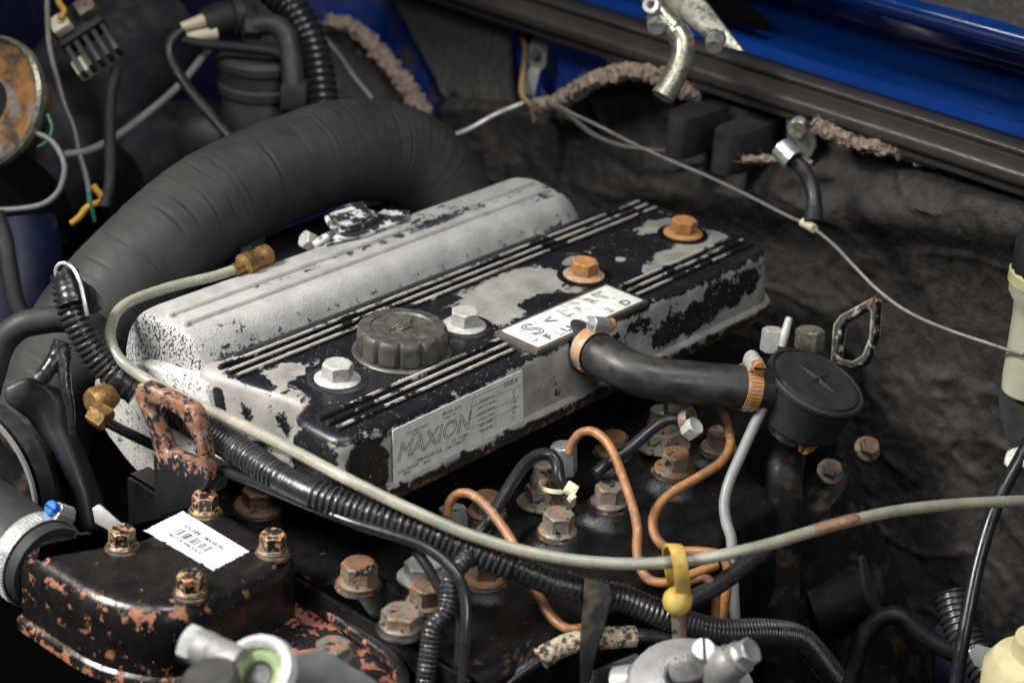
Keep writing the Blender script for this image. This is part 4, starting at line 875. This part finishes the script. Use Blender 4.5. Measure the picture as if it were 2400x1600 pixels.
# ================================================================== INJECTORS AND PIPES
def injector(u, v, z, label, tilt, m_):
    b = at(u, v, z=z); t = thing('injector', b - V((0, 0, 18)), label, 'injector')
    F = frame(b - V((0, 0, 16)), tilt)
    mk('nozzle_holder', hexhead(26, 13, 21, 3, 1.4, F), m_, t)
    mk('holder_barrel', lathe([(11.5, 11), (11.5, 19), (10, 21.5), (9.4, 29), (8, 30), (6, 30)], F, 24), m_, t)
    return t
i1 = injector(1284, 1130, -82, 'beige injector body with a zip tied hose below the data label', (.05, .12, 1), M_hbolt)
i2 = injector(1556, 1000, -80, 'beige injector body under the breather hose', (.05, .12, 1), M_hbolt)
mk('cable_tie', join(xf(box(-4.2, 4.2, -4, 4, -3, 3, .8), frame(at(1338, 1146, d=1362), camdir(.3, -.5, -.8), camdir(.8, .5, 0))), xf(box(-2.2, 2.2, -2, 2, -3, 3, .5), frame(at(1340, 1166, d=1358), camdir(.3, -.5, -.8))), lathe([(10.4, -1.5), (11.4, -1.5), (11.4, 1.5), (10.4, 1.5), (10.4, -1.5)], frame(at(1300, 1140, d=1372), (.2, .1, 1)), 32)), M_ivory, label='ivory cable tie around the injector hose', cat='cable tie')
def pipe(pts, r, m_, label, cat='pipe', group=None): return mk('fuel_pipe', tube(tp(pts), r, 14, 1.6, wob=.055, wfreq=.22), m_, label=label, cat=cat, group=group)
pipe([(1333, 1062, 1388), (1342, 1036, 1386), (1362, 1014, 1382), (1392, 1012, 1376), (1422, 1035, 1368), (1446, 1080, 1358), (1464, 1130, 1346), (1484, 1190, 1332), (1494, 1240, 1320), (1493, 1290, 1310), (1502, 1332, 1302), (1526, 1360, 1298), (1566, 1364, 1296), (1620, 1346, 1300), (1680, 1322, 1306)], 3.3, M_copper, 'rusty fuel pipe arching from the silver nut and dropping behind the clear tube')
pipe([(1676, 925, 1432), (1692, 962, 1424), (1706, 1004, 1414), (1712, 1042, 1404), (1692, 1080, 1394), (1640, 1116, 1382), (1584, 1148, 1372), (1545, 1182, 1364), (1530, 1222, 1356), (1540, 1262, 1350), (1576, 1288, 1346), (1640, 1292, 1342), (1686, 1300, 1338), (1706, 1332, 1336), (1702, 1390, 1338), (1690, 1470, 1344)], 3.4, M_copper, 'rusty S shaped fuel pipe coming from below the breather hose')
pipe([(1048, 1205, 1330), (1054, 1176, 1328), (1076, 1156, 1325), (1108, 1160, 1320), (1142, 1188, 1314), (1172, 1226, 1306), (1200, 1268, 1296), (1225, 1320, 1288), (1250, 1370, 1276), (1282, 1430, 1262), (1316, 1466, 1254), (1352, 1474, 1252), (1400, 1458, 1256)], 3.3, M_copper, 'rusty fuel pipe hooping over near the lower left of the data label')
pipe([(1590, 1372, 1300), (1640, 1352, 1302), (1666, 1366, 1304), (1676, 1400, 1308), (1674, 1480, 1316)], 3.3, M_copper, 'short rusty fuel pipe elbow beside the yellow dipstick handle')
mk('breather_line', tube(tp([(1790, 950, 1398), (1766, 1000, 1394), (1738, 1062, 1388), (1710, 1126, 1382), (1698, 1176, 1378), (1702, 1222, 1374), (1714, 1262, 1370), (1716, 1320, 1368), (1722, 1440, 1372), (1732, 1600, 1385)]), 3.9, 14, 2.5), M_greytube, label='smooth grey plastic line falling from the breather', cat='pipe')
pn = (at(1345, 1030, d=1392) - at(1315, 1092, d=1396)).normalized()
mk('pipe_nut', hexhead(16.5, 22, 0, m=frame(at(1322, 1108, d=1402), (.0, .12, 1), (.9, .4, 0))), M_zinc, label='tall silver hex union nut on the arching pipe beside the data label', cat='nut', group='pipe union nuts')
mk('pipe_nut', hexhead(17, 16, 0, m=frame(at(1064, 1240, d=1345), (.05, .2, 1))), M_greytube, label='grey hex union nut under the small pipe hoop', cat='nut', group='pipe union nuts')
mk('pipe_nut', hexhead(17, 20, 0, m=frame(at(1588, 968, d=1420), (.0, .2, 1))), M_zinc, label='grey hex union nut hidden under the breather hose', cat='nut', group='pipe union nuts')
mk('pipe_nut', hexhead(15, 17, 0, m=frame(at(1808, 822, d=1462), (.15, .1, 1))), M_zincw, label='pale hex nut behind the breather next to the valve cover', cat='nut', group='pipe union nuts')
mk('pipe_nut', hexhead(19, 15, 0, m=frame(at(1896, 815, d=1490), (.05, .1, 1))), M_yzinc, label='dark yellow hex nut beside the rear lifting eye', cat='nut', group='pipe union nuts')
mk('glow_tab', tube(tp([(1832, 812, 1452), (1842, 772, 1452), (1850, 745, 1454)]), lambda s, L: 3.6 - 1.6 * abs(s / L - .4), 12, 2), M_zincw, label='thin pale metal tab standing behind the breather', cat='tab')
mk('leak_off_hose', tube(tp([(1330, 1150, 1366), (1310, 1120, 1364), (1306, 1088, 1366), (1290, 1066, 1368), (1262, 1066, 1366), (1232, 1086, 1360), (1204, 1124, 1350), (1176, 1170, 1340), (1146, 1218, 1330), (1120, 1250, 1326)]), 4.4, 16, 2), M_tubeb, label='glossy black hose bending over below the data label', cat='hose')
mk('leak_off_hose', tube(tp([(1395, 1110, 1375), (1430, 1082, 1380), (1476, 1050, 1386), (1530, 1004, 1394), (1566, 982, 1398), (1600, 986, 1398), (1618, 1004, 1398)]), 4.2, 14, 2), M_tubeb, label='black hose running between the two injectors', cat='hose')
mk('hose_ring', lathe([(7.5, -3), (10, -3), (10.5, 0), (10, 3), (7.5, 3), (7.5, -3)], frame(at(1612, 985, d=1400), camdir(.85, -.1, -.5)), 28), M_hbolt, label='beige ring fitting at the end of the injector hose', cat='fitting')
mk('hex_cap', hexhead(13, 10, 0, m=frame(at(1610, 1012, d=1396), camdir(.6, -.5, -.6))), M_zincw, label='small pale hex cap below the ring fitting', cat='nut', group='pipe union nuts')

# ================================================================== DIPSTICK, FILTER HEAD, SLEEVE
dk = thing('dipstick', at(1585, 1500, d=1236), 'yellow plastic dipstick handle with a flat loop', 'dipstick')
dpl = [(1592, 1400, 1242), (1578, 1350, 1242), (1570, 1305, 1238), (1572, 1282, 1230), (1582, 1280, 1222), (1590, 1300, 1218), (1598, 1345, 1219), (1600, 1392, 1230), (1594, 1408, 1236)]
def ribbon(pts, w, t):
    path = spline(tp(pts), 2); vs_, fs = [], []; sd = camdir(1, .05, .12)
    for i, p in enumerate(path):
        tg = (path[min(i + 1, len(path) - 1)] - path[max(i - 1, 0)]).normalized(); nn = tg.cross(sd).normalized(); s2 = nn.cross(tg)
        for k in range(12):
            a_ = 2 * math.pi * k / 12; ca, sa = math.cos(a_), math.sin(a_)
            vs_.append(p + s2 * (w * math.copysign(abs(ca) ** .6, ca)) + nn * (t * math.copysign(abs(sa) ** .6, sa)))
    n = len(path)
    for i in range(n - 1):
        for k in range(12): j = (k + 1) % 12; fs.append((i * 12 + k, i * 12 + j, i * 12 + 12 + j, i * 12 + 12 + k))
    fs.append(tuple(range(12))[::-1]); fs.append(tuple((n - 1) * 12 + k for k in range(12))); return vs_, fs
mk('handle_loop', ribbon(dpl, 4.7, 1.5), M_yellow, dk)
mk('handle_knob', lathe([(.01, -9), (5, -8), (8.6, -4), (9.4, 0), (8.8, 4), (6, 7.5), (.01, 9)], frame(at(1588, 1408, d=1234), (0, 0, 1)), 28), M_yellow, dk)
mk('dipstick_tube', tube(tp([(1590, 1430, 1238), (1592, 1480, 1242), (1594, 1620, 1252)]), 4.6, 14, 3), M_hbolt, dk)
hs = thing('heat_sleeve_hose', at(1390, 1500, d=1240), 'black hose in a gritty beige heat sleeve near the bottom', 'hose')
mk('heat_sleeve', tube(tp([(1265, 1545, 1232), (1300, 1522, 1234), (1340, 1506, 1236), (1400, 1496, 1240), (1460, 1492, 1244), (1488, 1490, 1246)]), lambda s, L: 6.8 + .7 * noise.noise(V((s * .5, 1, 0))), 20, 1.0, wob=.09, wfreq=.5), M_braid, hs)
mk('inner_hose', tube(tp([(1150, 1640, 1226), (1200, 1590, 1230), (1265, 1545, 1233), (1340, 1506, 1236), (1488, 1490, 1246), (1540, 1492, 1250), (1600, 1500, 1254), (1660, 1520, 1256), (1720, 1560, 1258)]), 4.5, 14, 2.5), M_tubeb, hs)
fh = thing('fuel_filter', at(1620, 1640, d=1200), 'cast aluminium fuel filter head with a hollow centre at the bottom', 'filter head')
FHC = at(1625, 1606, d=1195)
FF = frame(FHC, camdir(.1, -.72, -.68))
mk('head_casting', lathe([(40, -30), (40, -8), (38, -3), (32, 0), (28, 1.5), (22, 6), (19, 6.6), (17.4, 5.4), (16.4, -3), (10, -6), (.01, -6)], FF, 56), M_alu, fh)
mk('centre_bolt', lathe([(7.5, -6), (7.5, -2), (6.2, -1), (3, -1), (2.4, -2.6), (.01, -2.8)], FF, 24), M_hbolt, fh)
mk('side_port', tube([FHC + camdir(.1, -.7, -.68) * 6 + RX * 16, at(1698, 1565, d=1176), at(1722, 1545, d=1172)], 11, 24, 2), M_alu, fh)
pd = (at(1760, 1525, d=1164) - at(1722, 1547, d=1172)).normalized()
mk('port_plug', hexhead(15.5, 9, 0, m=frame(at(1737, 1537, d=1169), pd)), M_zinc, fh)
mk('port_collar', lathe([(9.6, 0), (9.8, 1), (9.8, 6), (8.5, 6.6)], frame(at(1722, 1547, d=1172), pd), 28), M_zinc, fh)
scw = at(1646, 1528, d=1186); 
s_ = mk('screw', lathe([(7, 0), (7.4, .8), (7.4, 5), (6.6, 5.8), (.01, 6)], frame(scw, camdir(.1, -.5, -.86)), 28), M_zinc, fh)
mk('slot', xf(box(-.9, .9, -6.8, 6.8, 5.4, 6.3, .1), frame(scw, camdir(.1, -.5, -.86), RX)), M_pitch, s_)
mk('ear', prism(roundpoly([at(u, v, d=1192) for u, v in ((1560, 1560), (1600, 1530), (1640, 1508), (1678, 1515), (1690, 1545), (1640, 1590), (1580, 1600))], 5, 3), camdir(.1, .5, .8) * 8, 1), M_alu, fh)
text('13870', 7, at(1575, 1549, d=1186), camdir(.95, -.2, .1), camdir(.15, -.75, .6), M_alu, fh, 'cast_number', depth=.5)
mk('spring_clip', lathe([(9, -6), (11, -6), (11, 6), (9, 6), (9, -6)], frame(at(1468, 1600, d=1215), camdir(.85, -.2, -.45)), 28), M_alu, label='short metal ring beside the filter head', cat='fitting')
mk('rusty_bracket', prism([at(u, v, d=1238) for u, v in ((1388, 1570), (1490, 1530), (1560, 1560), (1560, 1680), (1360, 1680))], camdir(.1, .3, 1) * 5, .8), M_bracket, label='brown rusted bracket half hidden left of the filter head', cat='bracket')

# ================================================================== BLURRED FOREGROUND FITTING
fg = thing('foreground_fitting', at(540, 1640, d=1085), 'blurred bright metal hose fitting in the bottom left foreground', 'fitting')
bx1, bx2 = at(430, 1508, d=1092), at(520, 1545, d=1086)
mk('fitting_bolt', hexhead(19, 8, 0, m=frame(at(462, 1516, d=1090), bx1 - bx2)), M_white, fg)
mk('fitting_barrel', tube([at(458, 1514, d=1091), at(505, 1532, d=1088), at(560, 1556, d=1084)], lambda s, L: 10.6 - .8 * (1 if s > 9 else 0), 28, 1.5), M_alu, fg)
RF = frame(at(598, 1584, d=1078), camdir(-.35, -.55, -.75))
mk('ring', lathe([(17, -5), (23, -5), (24.5, -1), (23, 4), (19, 5.4), (17, 3), (17, -5)], RF, 48), M_white, fg)
mk('inner_ring', lathe([(9, -9), (17.2, -9), (17.2, -1), (13, .5), (10, -1), (9, -9)], RF, 40), mat('green_tinted_metal', (.32, .40, .22), .3, metal=.4, var=.2), fg)
mk('core', lathe([(9.5, -12), (9.5, -4), (8, -2.5), (.01, -2)], RF, 28), M_greyblk, fg)
mk('rubber_cap', lathe([(14, -20), (15.5, -4), (15.5, 6), (13.5, 8), (.01, 8.6)], frame(at(498, 1606, d=1068), camdir(-.15, -.8, -.58)), 40), M_greyblk, fg)
mk('alloy_arm', prism(roundpoly([at(u, v, d=1110) for u, v in ((640, 1560), (700, 1525), (760, 1515), (830, 1560), (900, 1600), (900, 1680), (640, 1680))], 6, 3), camdir(0, .5, .85) * 16, 3, 3), mat('dull_grey_alloy', (.10, .10, .10), .5, metal=.3, var=.25, vsize=12), label='blurred dull alloy arm at the bottom edge right of the bright fitting', cat='bracket')

# ================================================================== FAR LEFT CORNER
mk('air_cleaner_can', tube(tp([(330, 60, 1900), (230, 190, 1830), (120, 330, 1770), (20, 460, 1720)]), lambda s, L: 62 * min(1, .86 + s * .02) if s < 8 else 62, 48, 4), M_canister, label='big blue black cylindrical canister in the upper left corner', cat='canister')
mk('side_tank', tube(tp([(700, 330, 1850), (520, 330, 1835), (380, 350, 1810), (260, 420, 1760)]), 40, 40, 4), M_canister, label='dull black rounded tank behind the duct under the grey rod', cat='tank')
mk('blue_brace', prism([at(u, v, d=1860) for u, v in ((225, -30), (262, -30), (375, 200), (352, 206))], camdir(.3, 0, 1) * 10, 1), M_blue, label='narrow blue brace slanting between canister and grey felt', cat='brace')
lampF = frame(at(-28, 240, d=1640), camdir(-.45, -.12, -.88))
lb_ = thing('lamp_bowl', at(0, 330, d=1640), 'rusty orange lamp bowl with a silver rim cut off by the left edge', 'lamp')
mk('bowl', lathe([(52, 0), (51, -6), (46, -18), (38, -34), (24, -44), (.01, -46)], lampF, 56), M_orange, lb_)
mk('rim', lathe([(51, 1), (53, 3), (56, 1), (56, -5), (53, -7), (51, 1)], lampF, 64), M_yzinc, lb_)
mk('bulb_socket', lathe([(24, -44), (26, -20), (25, -4), (20, 0), (.01, 1)], lampF, 32), M_pitch, lb_)
mk('wire_loop', tube(tp([(85, 312, 1620), (120, 330, 1616), (146, 370, 1612), (150, 410, 1610), (132, 455, 1610), (90, 482, 1612), (10, 492, 1618), (-30, 490, 1620)]), 2.4, 12, 2.5), M_greytube, label='grey cable loop below the lamp bowl at the left edge', cat='cable')
mk('wire', tube(tp([(110, -10, 1680), (112, 60, 1676), (118, 120, 1672), (135, 190, 1666), (150, 245, 1662), (172, 300, 1658), (184, 355, 1655), (198, 400, 1652), (208, 440, 1650), (212, 480, 1648)]), 2.6, 10, 2.5), M_wire, label='thin dark wire trailing down past the lamp bowl', cat='wire')
mk('wire', tube(tp([(218, 435, 1640), (240, 468, 1640), (205, 485, 1640), (185, 510, 1640), (165, 525, 1640)]), 2.8, 10, 2.5), M_yw, label='bright yellow wire bent into a hook near the duct', cat='wire')
mk('wire', tube(tp([(208, 450, 1638), (214, 480, 1638), (222, 520, 1640)]), 1.7, 10, 2.5), M_gw, label='short green wire beside the yellow one', cat='wire')
mk('wire', tube(tp([(112, 268, 1618), (122, 300, 1616), (112, 330, 1616), (90, 345, 1618)]), 1.5, 10, 2), M_gw, label='green wire curling out of the lamp bowl rim', cat='wire')
mk('wire', tube(tp([(132, -15, 1678), (140, 10, 1676), (150, 25, 1674), (142, 45, 1672)]), 2.8, 10, 2), M_yw, label='yellow wire entering the finned connector at the top left', cat='wire')
cn = thing('finned_connector', at(205, 130, d=1690), 'black finned electrical connector with ivory end blocks', 'connector')
CF = frame(at(205, 95, d=1690), camdir(-.2, -.35, -.9), camdir(.55, .83, 0))
mk('connector_shell', xf(box(-32, 0, -21, 21, -6, 12, 2), CF), M_rubberm, cn)
for k in range(5): mk('fin', xf(box(0, 30, -19 + k * 8.6, -14.5 + k * 8.6, -4, 9, .8), CF), M_greyblk, cn)
for ux, vy in ((145, 62), (200, 160), (205, 22)): mk('end_block', xf(box(-8, 8, -8, 8, -5, 8, 1.5), frame(at(ux, vy, d=1684), camdir(-.2, -.35, -.9), camdir(.55, .83, 0))), M_ivory if vy != 22 else M_hbolt, cn)
mk('support_rod', tube(tp([(150, 363, 1650), (210, 352, 1660), (262, 326, 1680), (330, 278, 1705), (420, 200, 1735), (490, 115, 1765)]), 3.4, 12, 3), M_greytube, label='grey rod curving up from the lamp bowl to the filter canister', cat='rod')
mk('braided_cable', tube(tp([(272, 165, 1690), (262, 215, 1684), (258, 260, 1678), (258, 330, 1668), (258, 420, 1650), (244, 490, 1636)]), corr(5.2, 2.6, .5), 14, .9), M_rubberm, label='black braided cable falling from the finned connector', cat='cable')
fc = thing('fuel_filter_canister', at(605, 270, d=1800), 'dusty black upright filter canister behind the duct', 'filter')
FCb = at(612, 275, d=1800)
mk('canister_body', lathe([(38, -60), (38, 22), (36, 25), (40, 27), (40, 34), (37, 36), (37, 48), (39, 50), (39, 56), (34, 60), (.01, 62)], frame(FCb, (0, 0, 1)), 44), M_greyblk, fc)
mk('side_valve', tube(tp([(480, 60, 1765), (520, 45, 1770), (575, 40, 1780)]), 15, 24, 3), M_rubberm, fc)
mk('valve_ring', tube(tp([(540, 42, 1772), (562, 40, 1776)]), 18, 24, 2), M_greyblk, fc)
for a_, b_ in (((425, 65), (495, 42)), ((438, 88), (508, 78))): mk('white_plug', tube(tp([(a_[0], a_[1], 1752), ((a_[0] + b_[0]) / 2, (a_[1] + b_[1]) / 2, 1756), (b_[0], b_[1], 1760)]), lambda s, L: 4.2 + 2.2 * s / L, 14, 2), M_ivory, fc)
mk('outlet_pipe', tube(tp([(590, 62, 1750), (640, 58, 1745), (668, 80, 1742), (680, 120, 1740), (686, 170, 1738), (686, 215, 1738)]), 9.5, 18, 2.5), M_alu if False else M_greyblk, fc)
mk('outlet_nut', hexhead(20, 16, 0, m=frame(at(612, 64, d=1752), camdir(-1, 0, -.3))), M_greyblk, fc)
mk('outlet_clip', xf(box(-11, 11, -12, 12, -11, 11, 2), frame(at(690, 222, d=1738), (0, 0, 1), RX)), M_greyblk, fc)
mk('vacuum_hose', tube(tp([(428, 70, 1748), (402, 95, 1745), (397, 125, 1742), (408, 155, 1738), (440, 205, 1730), (480, 255, 1720), (520, 300, 1710), (560, 345, 1700)]), 4.8, 14, 2.5), M_rubber, label='black hose looping down from the white plugs to the duct', cat='hose')
mk('vacuum_hose', tube(tp([(430, 95, 1750), (480, 105, 1748), (560, 112, 1746), (640, 122, 1744), (672, 135, 1742)]), 4.5, 14, 2.5), M_rubberm, label='black braided hose running level across the filter canister', cat='hose')
mk('corrugated_hose', tube(tp([(640, -20, 1790), (690, 30, 1785), (725, 90, 1780), (742, 150, 1775), (752, 215, 1770), (760, 290, 1765)]), corr(15, 7.2, 2.6, 2), 24, 1.2), M_conduit, label='thick black corrugated hose at the top left of the duct', cat='hose')
mk('brake_line', tube(tp([(750, 80, 1800), (790, 125, 1795), (830, 180, 1785), (875, 235, 1775)]), 3, 12, 3), M_wire, label='thin grey line behind the corrugated hose', cat='pipe')
mk('blue_canister', tube(tp([(20, 520, 1620), (40, 640, 1620), (50, 760, 1620)]), 38, 36, 4), M_blued, label='dark blue can low at the left behind the duct', cat='can')
mk('hanging_hose', tube(tp([(-10, 500, 1560), (10, 560, 1556), (20, 620, 1552), (35, 700, 1550), (60, 760, 1550)]), 7, 14, 3), M_rubberm, label='black hose hanging at the left edge before the blue can', cat='hose')

# ================================================================== RIGHT SIDE
rs = thing('fluid_reservoir', at(2400, 950, d=1430), 'milky white fluid reservoir with a black cap cut off at the right edge', 'reservoir')
RSF = frame(at(2432, 800, d=1440), (0, 0, 1))
mk('tank', lathe([(19, -40), (20, -30), (21, 20), (22, 30), (27, 38), (27, 47), (24, 50)], RSF, 40), M_resv, rs)
mk('neck_ring', lathe([(26, 44), (29, 46), (29, 54), (26, 56)], RSF, 40), M_yellowres, rs)
mk('cap', lathe([(27.5, 54), (28, 56), (28, 76), (25, 80), (.01, 81)], RSF, 48, 16, 1.2, 0, 2), M_rubberm, rs)
mk('brake_booster', lathe([(60, -8), (66, -6), (68, 0), (66, 6), (60, 9), (20, 14), (.01, 14)], frame(at(2560, 950, d=1440), (-.95, -.2, .2)), 56), M_greyblk, label='dark round booster rim at the right edge below the reservoir', cat='booster')
mk('washer_bottle', lathe([(30, -80), (32, -30), (33, -4), (28, 4), (18, 8), (17, 20), (.01, 21)], frame(at(2432, 1560, d=1250), (0, 0, 1)), 40), M_yellowres, label='yellowed plastic bottle at the lower right corner', cat='bottle')
mk('throttle_cable', tube(tp([(2420, 1020, 1400), (2388, 1080, 1396), (2350, 1150, 1390), (2318, 1230, 1384), (2290, 1330, 1378), (2268, 1440, 1372), (2250, 1540, 1368), (2236, 1650, 1366)]), 5, 16, 3), M_tubeb, label='glossy black cable dropping along the right side', cat='cable')
mk('bracket_stub', hexhead(16, 12, 0, m=frame(at(2396, 1085, d=1405), camdir(-.6, -.3, -.7))), M_zincw, label='rusty bolt end at the right edge by the black cable', cat='bolt')
mk('chassis_rail', prism([at(u, v, d=1560) for u, v in ((2185, 1470), (2225, 1440), (2330, 1520), (2420, 1600), (2420, 1700), (2190, 1700))], camdir(.2, .2, 1) * 60, 3), M_blued, label='dark blue chassis rail low at the right', cat='rail')
mk('corrugated_hose', tube(tp([(2230, 1390, 1500), (2245, 1450, 1492), (2270, 1510, 1482), (2310, 1570, 1470), (2360, 1640, 1460)]), corr(14, 5, 2, 2), 20, 1.0), M_conduit, label='dark corrugated hose low at the right beside the blue rail', cat='hose')
mk('scuffed_clip', prism([at(u, v, d=1440) for u, v in ((2270, 1530), (2290, 1508), (2330, 1520), (2350, 1570), (2345, 1640), (2318, 1640), (2310, 1570), (2285, 1560))], camdir(.2, .1, 1) * 6, 1), M_greytube, label='scuffed grey clip on the corrugated hose at lower right', cat='clip')
st = thing('starter_motor', at(2000, 1500, d=1560), 'dark starter motor with a pale end plate in the shadow at lower right', 'motor')
mk('motor_body', tube(tp([(1900, 1420, 1570), (1980, 1395, 1568), (2030, 1378, 1566)]), 26, 32, 3), M_pitch, st)
mk('end_plate', lathe([(5, 0), (27, 0), (27, 3), (20, 4)], frame(at(2036, 1376, d=1566), camdir(.9, -.25, -.3)), 32), M_greyblk, st)
mk('transmission_tunnel', tube(tp([(2050, 1900, 1650), (1960, 1560, 1640), (1880, 1330, 1620), (1800, 1180, 1600)]), 70, 36, 6), M_pitch, label='dark bell housing deep below the breather', cat='housing')
mk('dark_pipe', tube(tp([(2300, 1560, 1480), (2180, 1500, 1485), (2100, 1440, 1490), (2030, 1480, 1495), (1990, 1600, 1500)]), 7, 14, 3), M_pitch, label='dark pipe bending through the shadow at lower right', cat='pipe')
mk('battery_cable', tube(tp([(1800, 1285, 1330), (1740, 1330, 1318), (1680, 1372, 1306), (1620, 1405, 1296), (1590, 1425, 1290)]), 6, 14, 2.5, wob=.06, wfreq=.2), M_tape, label='taped black cable slanting behind the dipstick handle', cat='cable')
mk('bell_bolt', hexhead(13, 9, 10, m=frame(at(1945, 1105, d=1480), camdir(.2, -.4, -.9))), M_hbolt, label='brown bolt shining in the shadow right of the drain hose', cat='bolt', group='bolts in the shadow right of the drain hose')
mk('bell_bolt', hexhead(13, 9, 10, m=frame(at(2032, 1052, d=1500), camdir(.2, -.4, -.9))), M_hboltr, label='dark rusty bolt below the round breather at right', cat='bolt', group='bolts in the shadow right of the drain hose')
